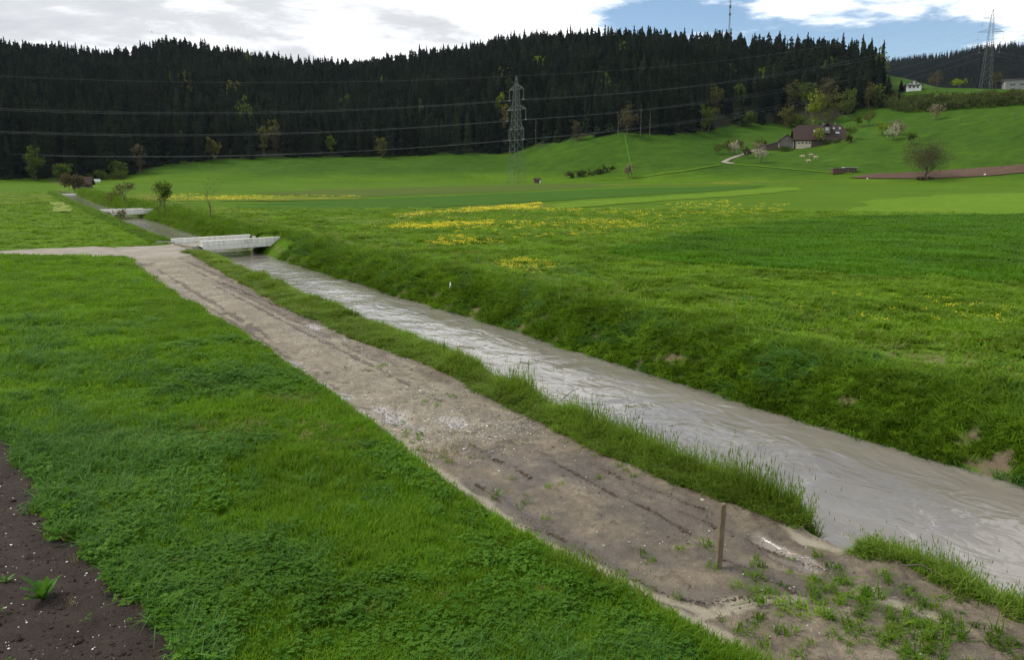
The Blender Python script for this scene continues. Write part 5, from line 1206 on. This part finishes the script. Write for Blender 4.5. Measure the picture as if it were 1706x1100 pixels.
def cable(ptsA, sags, label, r_=.024):
    pts = []
    for k_ in range(len(ptsA) - 1):
        for q in range(26 if k_ < len(ptsA) - 2 else 27):
            f_ = q / 26; p_ = ptsA[k_] * (1 - f_) + ptsA[k_ + 1] * f_; pts.append((p_[0], p_[1], p_[2] - sags[k_] * 4 * f_ * (1 - f_)))
    mb = MB(); mb.tube(pts, r_, 4); o_ = mb.build('power_cable', MATS['cable']); tag(o_, label, 'power cable', 'cables strung between the pylons')
names = ['upper', 'middle', 'lower']
for lev in range(3):
    for side in (-1, 1):
        cable([attach(p0, z0 + 2 - lev * 1.5, YAW1, side, lev), attach(p1, z1, YAW1, side, lev), attach(p2, top2 - TOP, YAW2, side, lev), attach(p3, z3, YAW2, side, lev)], (7.2, 9, 5), 'power cable hanging from the %s cross arms of the pylons' % names[lev])
tp = lambda p, zb: np.array([p[0], p[1], zb + TOP])
cable([tp(p0, z0 + 6), tp(p1, z1), tp(p2, top2 - TOP), tp(p3, z3)], (6, 8, 4), 'thin earth wire strung over the pylon tips', .022)
# radio mast on the ridge
x_, y_, z_ = polar(1208, 745); e_ = empty('radio_mast', (x_, y_, z_)); w_ = .55
for a_ in (0, 2.094, 4.189):
    mb = MB(); mb.tube([(w_ * math.cos(a_), w_ * math.sin(a_), -1), (w_ * math.cos(a_), w_ * math.sin(a_), 62)], .13, 4); mb.build('leg', MATS['steel'], e_)
mb = MB()
for k_ in range(41):
    for q in range(3):
        a_, b_ = q * 2.094, (q + 1) * 2.094; mb.tube([(w_ * math.cos(a_), w_ * math.sin(a_), 1.5 * k_), (w_ * math.cos(b_), w_ * math.sin(b_), 1.5 * k_ + 1.5)], .06, 3, False)
mb.build('bracing', MATS['steel'], e_); mb = MB(); mb.tube([(0, 0, 61.5), (0, 0, 74)], [.16, .06], 6); mb.build('antenna', MATS['white_wall'], e_)
mb = MB()
for z in (38, 44): mb.box((0, 0, z), (1.5, 1.5, 1.8))
mb.build('antenna_drum', MATS['steel'], e_)
tag(e_, 'slender lattice radio mast rising above the forest ridge', 'radio mast')

# ------------------------------------------------------------------ buildings
def gable_building(name, loc, rz, L, Wd, wall_h, roof_h, label, wall='wood_dark', roof='roof_brown', over=.8, hip=0.0, found=3.0, cat='building', th=.22):
    """ridge along local x; the local -y side faces the viewer"""
    e_ = empty(name, loc, rz); mb = MB()
    g = [(-Wd / 2, -found), (Wd / 2, -found), (Wd / 2, wall_h), (0, wall_h + roof_h * (1 - hip * .5)), (-Wd / 2, wall_h)]
    mb.prism(g if hip == 0 else [g[0], g[1], g[2], g[4]], 0, -L / 2, L / 2); mb.build('wall', MATS[wall], e_)
    k_ = roof_h / (Wd / 2); eave = wall_h - over * k_; hw = Wd / 2 + over; top = wall_h + roof_h + th; hl = L / 2 + over; rl = hl - hip * hw
    rf = None
    if hip == 0:
        mb = MB(); mb.prism([(-hw, eave), (0, top - th), (hw, eave), (hw, eave + th), (0, top), (-hw, eave + th)], 0, -hl, hl)
    else:                                              # half-hipped ends
        hz = wall_h + roof_h * (1 - hip); hy = (top - th - hz) / k_
        mb = MB(); v = [(-hl, -hw, eave), (hl, -hw, eave), (hl, hw, eave), (-hl, hw, eave), (-hl, -hy, hz), (-hl, hy, hz), (hl, -hy, hz), (hl, hy, hz), (-rl, 0, top), (rl, 0, top)]
        v2 = [(p_[0], p_[1], p_[2] - th * (1.2 if i < 8 else 1.2)) for i, p_ in enumerate(v)]
        f_ = [(0, 1, 6, 9, 8, 4), (2, 3, 5, 8, 9, 7), (4, 8, 5), (6, 7, 9)]
        mb.add(v + v2, f_ + [tuple(10 + i for i in q[::-1]) for q in f_] + [(0, 10, 11, 1), (2, 12, 13, 3), (1, 11, 16, 6), (6, 16, 17, 7), (7, 17, 12, 2), (3, 13, 15, 5), (5, 15, 14, 4), (4, 14, 10, 0)])
        m2 = MB()
        for sx in (-1, 1): m2.prism([(-Wd / 2, wall_h), (Wd / 2, wall_h), (hy, hz - .3), (-hy, hz - .3)], 0, sx * L / 2 - .1, sx * L / 2 + .1)
        m2.build('gable', MATS[wall], e_)
    rf = mb.build('roof', MATS[roof], e_); tag(e_, label, cat); return e_, rf
def window(e_, c, w_, h_, axis='y', frame='white_wall', name='window'):
    d = (w_, .12, h_) if axis == 'y' else (.12, w_, h_); mb = MB(); mb.box(c, d); f_ = mb.build(name, MATS[frame], e_)
    off = (0, -.07, 0) if axis == 'y' else (.07, 0, 0); d2 = (w_ * .8, .05, h_ * .82) if axis == 'y' else (.05, w_ * .8, h_ * .82)
    mb = MB(); mb.box(tuple(np.array(c) + off), d2); mb.build('pane', MATS['glass_dark'], f_); return f_
# farmhouse
x_, y_, z_ = hit(1366, 242, 330); az = math.atan2(x_, y_)
fh, rf = gable_building('farmhouse', (x_ + .8, y_ + 5.5, z_ - .3), -.20, 24, 12, 4.6, 6.2, 'large farmhouse with a sweeping brown roof and skylights', 'wood_dark', 'roof_brown', 1.5, .40, 4)
mb = MB(); mb.box((-8.0, -6.06, .45), (7.6, .16, 4.0)); pw = mb.build('plaster_wall', MATS['plaster'], fh)
for q in (-10.4, -8.6, -6.6, -5.0): window(fh, (q, -6.16, 1.5), .9, .8, frame='wood_dark')
mb = MB(); mb.box((6.2, -6.6, 2.55), (9.5, 1.0, .16)); gal = mb.build('gallery', MATS['wood_grey'], fh)
mb = MB()
for q in np.arange(1.7, 11, .75): mb.box((q, -7.05, 3.0), (.1, .08, .85))
mb.box((6.2, -7.05, 3.45), (9.5, .12, .12)); mb.build('railing', MATS['wood_grey'], gal)
mb = MB(); mb.box((7.0, -6.07, .5), (7.0, .14, 3.4)); mb.build('lower_wall', MATS['barn_grey'], fh)
for q in (3.2, 5.0, 6.8, 8.6): window(fh, (q, -6.18, 1.3), .9, 1.2)
for q in (3.5, 6.0, 8.5): window(fh, (q, -6.12, 3.6), .8, .9)
# dormer with its own little gable
kx = 6.2 / 6.0
mb = MB(); mb.box((3.3, -3.6, 8.1), (3.2, 4.2, 3.4)); dm = mb.build('dormer', MATS['wood_grey'], fh)
mb = MB(); mb.prism([(1.2, 9.6), (3.3, 11.4), (5.4, 9.6), (5.4, 9.85), (3.3, 11.7), (1.2, 9.85)], 1, -6.3, 0); mb.build('dormer_roof', MATS['roof_brown'], dm)
mb = MB(); mb.box((3.3, -5.74, 8.5), (1.5, .10, 1.5)); mb.build('dormer_window', MATS['skylight_glass'], dm)
def roof_y(z): return -(10.8 + .22 - z) / kx
for q, z in ((-2.6, 7.6), (7.2, 9.0), (10.2, 9.0), (8.3, 6.6), (9.3, 6.6)):
    Rm = Matrix.Rotation(math.atan(kx), 3, 'X'); mb = MB(); mb.box((q, roof_y(z) - .06, z + .06), (.85, 1.3, .14), R=Rm); sk = mb.build('skylight', MATS['skylight_glass'], rf)
for q in (2.2, 8.2): mb = MB(); mb.box((q, 0.9, 11.2), (.9, .9, 1.8)); mb.box((q, .9, 12.15), (1.1, 1.1, .15)); mb.build('chimney', MATS['roof_grey'], rf)
# barn with gable to the viewer, and lean-to shed
x_, y_, z_ = hit(1315, 246, 330)
bn, rf = gable_building('farm_barn', (x_ - 2.4, y_ - 1.5, z_ - .6), math.pi / 2 - .20, 9, 7.0, 4.4, 2.6, 'small grey wooden barn with its gable towards the valley', 'wood_grey', 'roof_brown', .9, 0, 4)
mb = MB(); mb.box((-4.54, 0, 1.2), (.10, 5.6, 2.2)); mb.build('opening', MATS['glass_dark'], bn)
mb = MB(); mb.box((-4.54, 0, 5.3), (.10, .8, 1.1)); mb.build('hatch', MATS['glass_dark'], bn)
mb = MB(); mb.box((-4.6, -3.3, 1.6), (.4, .4, 3.4)); mb.build('corner_post', MATS['white_wall'], bn)
x_, y_, z_ = hit(1290, 250, 330); e_ = empty('lean_to_shed', (x_ - 2.0, y_ + 1.5, z_ - .5), -.2)
mb = MB(); mb.prism([(-4, -3), (4, -3), (4, 4.6), (-4, 2.6)], 1, -2.6, 2.6); mb.build('wall', MATS['wood_dark'], e_)
mb = MB(); mb.prism([(-4.6, 2.48), (4.3, 4.7), (4.3, 4.9), (-4.6, 2.68)], 1, -3.2, 3.2); mb.build('roof', MATS['roof_grey'], e_)
mb = MB(); mb.box((-1, -2.64, .9), (3.6, .10, 1.3)); mb.build('door', MATS['wood_red'], e_); tag(e_, 'low dark shed with a slanting grey roof left of the barn', 'shed')
# wood store at the field's edge
x_, y_, z_ = hit(1405, 289, 330); e_ = empty('wood_store', (x_, y_, z_), .05)
mb = MB(); mb.box((-2.9, 0, .8), (4.6, 2.4, 2.2)); mb.build('stack', MATS['wood_red'], e_); mb = MB(); mb.box((2.6, 0, 1.0), (5.4, 2.6, 2.6)); mb.build('stack', MATS['wood_dark'], e_)
for q in (-.7, 1.6, 4.2): mb = MB(); mb.box((q, -1.36, .95), (.16, .12, 2.5)); mb.build('post', MATS['wood_grey'], e_)
mb = MB(); mb.box((-2.9, 0, 1.98), (5.0, 3.0, .16)); mb.build('cover', MATS['roof_grey'], e_); mb = MB(); mb.box((2.7, 0, 2.40), (6.0, 3.2, .2)); mb.build('cover', MATS['plate_grey'], e_)
tag(e_, 'low wood store under pale covers beside the ploughed field', 'wood store')
# little field hut
x_, y_, z_ = hit(895, 305, 330); ht, rf = gable_building('field_hut', (x_, y_, z_), .15, 3.0, 2.4, 1.5, .7, 'tiny reddish field hut near the foot of the pylon', 'wood_red', 'roof_brown', .25, 0, .6)
mb = MB(); mb.box((1.2, -1.23, .7), (.5, .06, 1.4)); mb.build('door', MATS['white_wall'], ht)
# dark shed and bales upstream
x_, y_ = to_xy(298, 22.2); sh, rf = gable_building('field_shed', (x_, y_, zat1(x_, y_)), .25, 5.0, 4.0, 1.5, 1.7, 'small dark shed under the willow at the upper stream', 'wood_dark', 'roof_brown', .7, 0, .6)
mb = MB(); mb.box((.3, -2.03, .75), (1.2, .06, 1.5)); mb.build('door', MATS['wood_grey'], sh)
for i, (cx_, up_) in enumerate(((143, 0), (147.5, 0), (152, 0), (156, 0))):
    x_, y_, z_ = polar(cx_, 442); bm = bmesh.new(); bmesh.ops.create_cone(bm, cap_ends=True, segments=16, radius1=.68, radius2=.68, depth=1.25)
    bmesh.ops.bevel(bm, geom=[e for e in bm.edges if len(e.link_faces) == 2 and abs(e.link_faces[0].normal.dot(e.link_faces[1].normal)) < .5], offset=.12, segments=2, affect='EDGES')
    o_ = link(bpy.data.objects.new('silage_bale', bm_mesh('silage_bale', bm, 'white_wrap'))); o_.location = (x_, y_, z_ + .62); o_.rotation_euler = (math.pi / 2, 0, .1 * i)
    tag(o_, 'white wrapped silage bale lying in front of the forest', 'bale', 'row of white silage bales')
# white house, grey barn on the crest
x_, y_, z_ = polar(1518, 603); wh, rf = gable_building('white_house', (x_, y_, z_ - .4), math.pi / 2 - .45, 8.5, 8.6, 3.4, 2.6, 'white house with a dark gabled roof on the pasture crest', 'white_wall', 'roof_brown', .9, 0, 4)
for q in (-2.2, 0, 2.2): window(wh, (-4.28, q, 1.7), 1.1, 1.2, 'x', 'wood_dark')
mb = MB(); mb.box((-4.7, 0, 2.9), (.8, 7.0, .7)); mb.build('balcony', MATS['wood_dark'], wh)
for q in (-1.2, 1.2): window(wh, (-4.28, q, 4.2), 1.0, 1.0, 'x', 'wood_dark')
x_, y_, z_ = polar(1512, 605); o2, rf = gable_building('house_annex', (x_ - 3.2, y_ + 1, z_ - .3), -.2, 5, 4.5, 2.2, 1.2, 'low dark annex left of the white house', 'wood_dark', 'roof_brown', .4, 0, 3)
mb = MB(); mb.box((.6, -2.28, .8), (1.1, .06, 1.8)); mb.build('door', MATS['wood_grey'], o2)
x_, y_, z_ = polar(1697, 606); e_ = empty('grey_barn', (x_, y_, z_ - .3), -.35)
mb = MB(); mb.box((2, 0, 1.2), (24, 11, 8.0)); mb.build('wall', MATS['barn_grey'], e_); mb = MB(); mb.prism([(-10.8, 5.3), (14.8, 5.9), (14.8, 6.25), (-10.8, 5.6)], 1, -6.3, 6.3); mb.build('roof', MATS['roof_grey'], e_)
for q in (-6, -1, 4): mb = MB(); mb.box((q, -5.53, 2.6), (2.6, .08, 1.0)); mb.build('window', MATS['glass_dark'], e_)
mb = MB(); mb.box((10, -5.55, 1.9), (3.6, .12, 4.2)); mb.build('door', MATS['wood_dark'], e_); tag(e_, 'long grey barn with a flat pitched roof on the crest', 'barn')
# fence posts along the slope
for i, (cx_, by) in enumerate([(625, 283), (1437, 215), (1600, 205), (1650, 203), (1690, 198)]):
    x_, y_, z_ = hit(cx_, by, 330); mb = MB(); mb.tube([(0, 0, -.3), (0, 0, 2.2 if i else 4.5)], .12, 6); o_ = mb.build('fence_post', MATS['wood_dark']); o_.location = (x_, y_, z_)
    tag(o_, 'single dark pole on the meadow slope below the forest' if i == 0 else 'thin dark fence post on the right pasture', 'post', None if i == 0 else 'pasture fence posts')

# ------------------------------------------------------------------ cows and a bird
def cow_mesh():
    V = [(0, 0, 1.15), (-.55, 0, 1.18), (-.95, 0, 1.16), (.55, 0, 1.16), (.85, 0, 1.25), (1.15, 0, 1.35), (1.45, 0, 1.15), (1.62, 0, 1.0)]
    E_ = [(0, 1), (1, 2), (0, 3), (3, 4), (4, 5), (5, 6), (6, 7)]; Rd = [.40, .40, .30, .38, .27, .18, .17, .11]
    for hx, par in ((-.80, 1), (.62, 3)):
        for sy in (-1, 1):
            b0 = len(V); V += [(hx, sy * .22, .85), (hx + .04 * sy, sy * .22, .45), (hx, sy * .22, .03)]; E_ += [(par, b0), (b0, b0 + 1), (b0 + 1, b0 + 2)]; Rd += [.17, .09, .075]
    b0 = len(V); V += [(-1.12, 0, 1.0), (-1.16, 0, .55)]; E_ += [(2, b0), (b0, b0 + 1)]; Rd += [.05, .04]
    for sy in (-1, 1):
        b0 = len(V); V += [(1.28, sy * .28, 1.38)]; E_ += [(5, b0)]; Rd += [.05]
    me = bpy.data.meshes.new('cow'); me.from_pydata(V, E_, []); me.materials.append(MATS['cow_hide']); return me, Rd
CM, RD = cow_mesh(); first = None
for i, (cx_, by, a_) in enumerate([(1337, 264, 2.9), (1351, 262, 3.3), (1359, 266, .2), (1347, 271, 3.0)]):
    o_ = link(bpy.data.objects.new('cow', CM)); x_, y_, z_ = hit(cx_, by, 330); o_.location = (x_, y_, z_); o_.rotation_euler = (0, 0, a_)
    md = o_.modifiers.new('skin', 'SKIN'); o_.modifiers.new('smooth', 'SUBSURF').levels = 1; o_.modifiers['smooth'].render_levels = 1
    if i == 0:
        for sv, q in zip(CM.skin_vertices[0].data, RD): sv.radius = (q, q * 1.05)
        CM.skin_vertices[0].data[0].use_root = True
    tag(o_, 'pale brown cow grazing on the slope below the farmhouse', 'cow', 'cows below the farmhouse')
d_ = ray(253, 53); k_ = 300 / d_[1]; mb = MB(); mb.tube([(-.28, 0, 0), (-.1, 0, .02), (.12, 0, .03), (.26, 0, .0)], [.02, .09, .08, .02], 6)
for sy in (-1, 1): mb.add([(-.12, sy * .05, .03), (.12, sy * .05, .03), (.10, sy * .38, .22), (-.08, sy * .36, .22), (-.02, sy * .78, .12)], [(0, 1, 2, 3), (3, 2, 4)])
o_ = mb.build('bird', MATS['bird_feather']); o_.location = (d_[0] * k_, 300, CAMH + d_[2] * k_); o_.rotation_euler = (0.2, 0, .5); tag(o_, 'small dark bird flying above the forest ridge', 'bird')
for cx_, by in ((1445, 299.5), (1641, 293)):
    x_, y_, z_ = hit(cx_, by, 330); mb = MB(); bmq = stone(random.Random(cx_)); o_ = link(bpy.data.objects.new('boundary_stone', bm_mesh('boundary_stone', bmq, 'pebble_white'))); o_.location = (x_, y_, z_ + .35); o_.scale = (.5, .5, .8); tag(o_, 'white boundary stone at the edge of the ploughed field', 'stone', 'boundary stones')

# ------------------------------------------------------------------ haze
HAZE = 0.00002
if HAZE > 0:
    mb = MB(); mb.box((0, 1300, 150), (9000, 6400, 312)); hz_ = MB(); 
    m = bpy.data.materials.new('haze_air'); m.use_nodes = True; t = m.node_tree; t.nodes.clear(); o = t.nodes.new('ShaderNodeOutputMaterial'); v = t.nodes.new('ShaderNodeVolumePrincipled')
    v.inputs['Color'].default_value = (.72, .84, 1, 1); v.inputs['Density'].default_value = HAZE; v.inputs['Anisotropy'].default_value = 0.2
    t.links.new(v.outputs[0], o.inputs['Volume']); MATS['haze_air'] = m
    ho = mb.build('haze', m); tag(ho, 'thin pale blue air over the whole valley', 'haze', None, 'stuff')
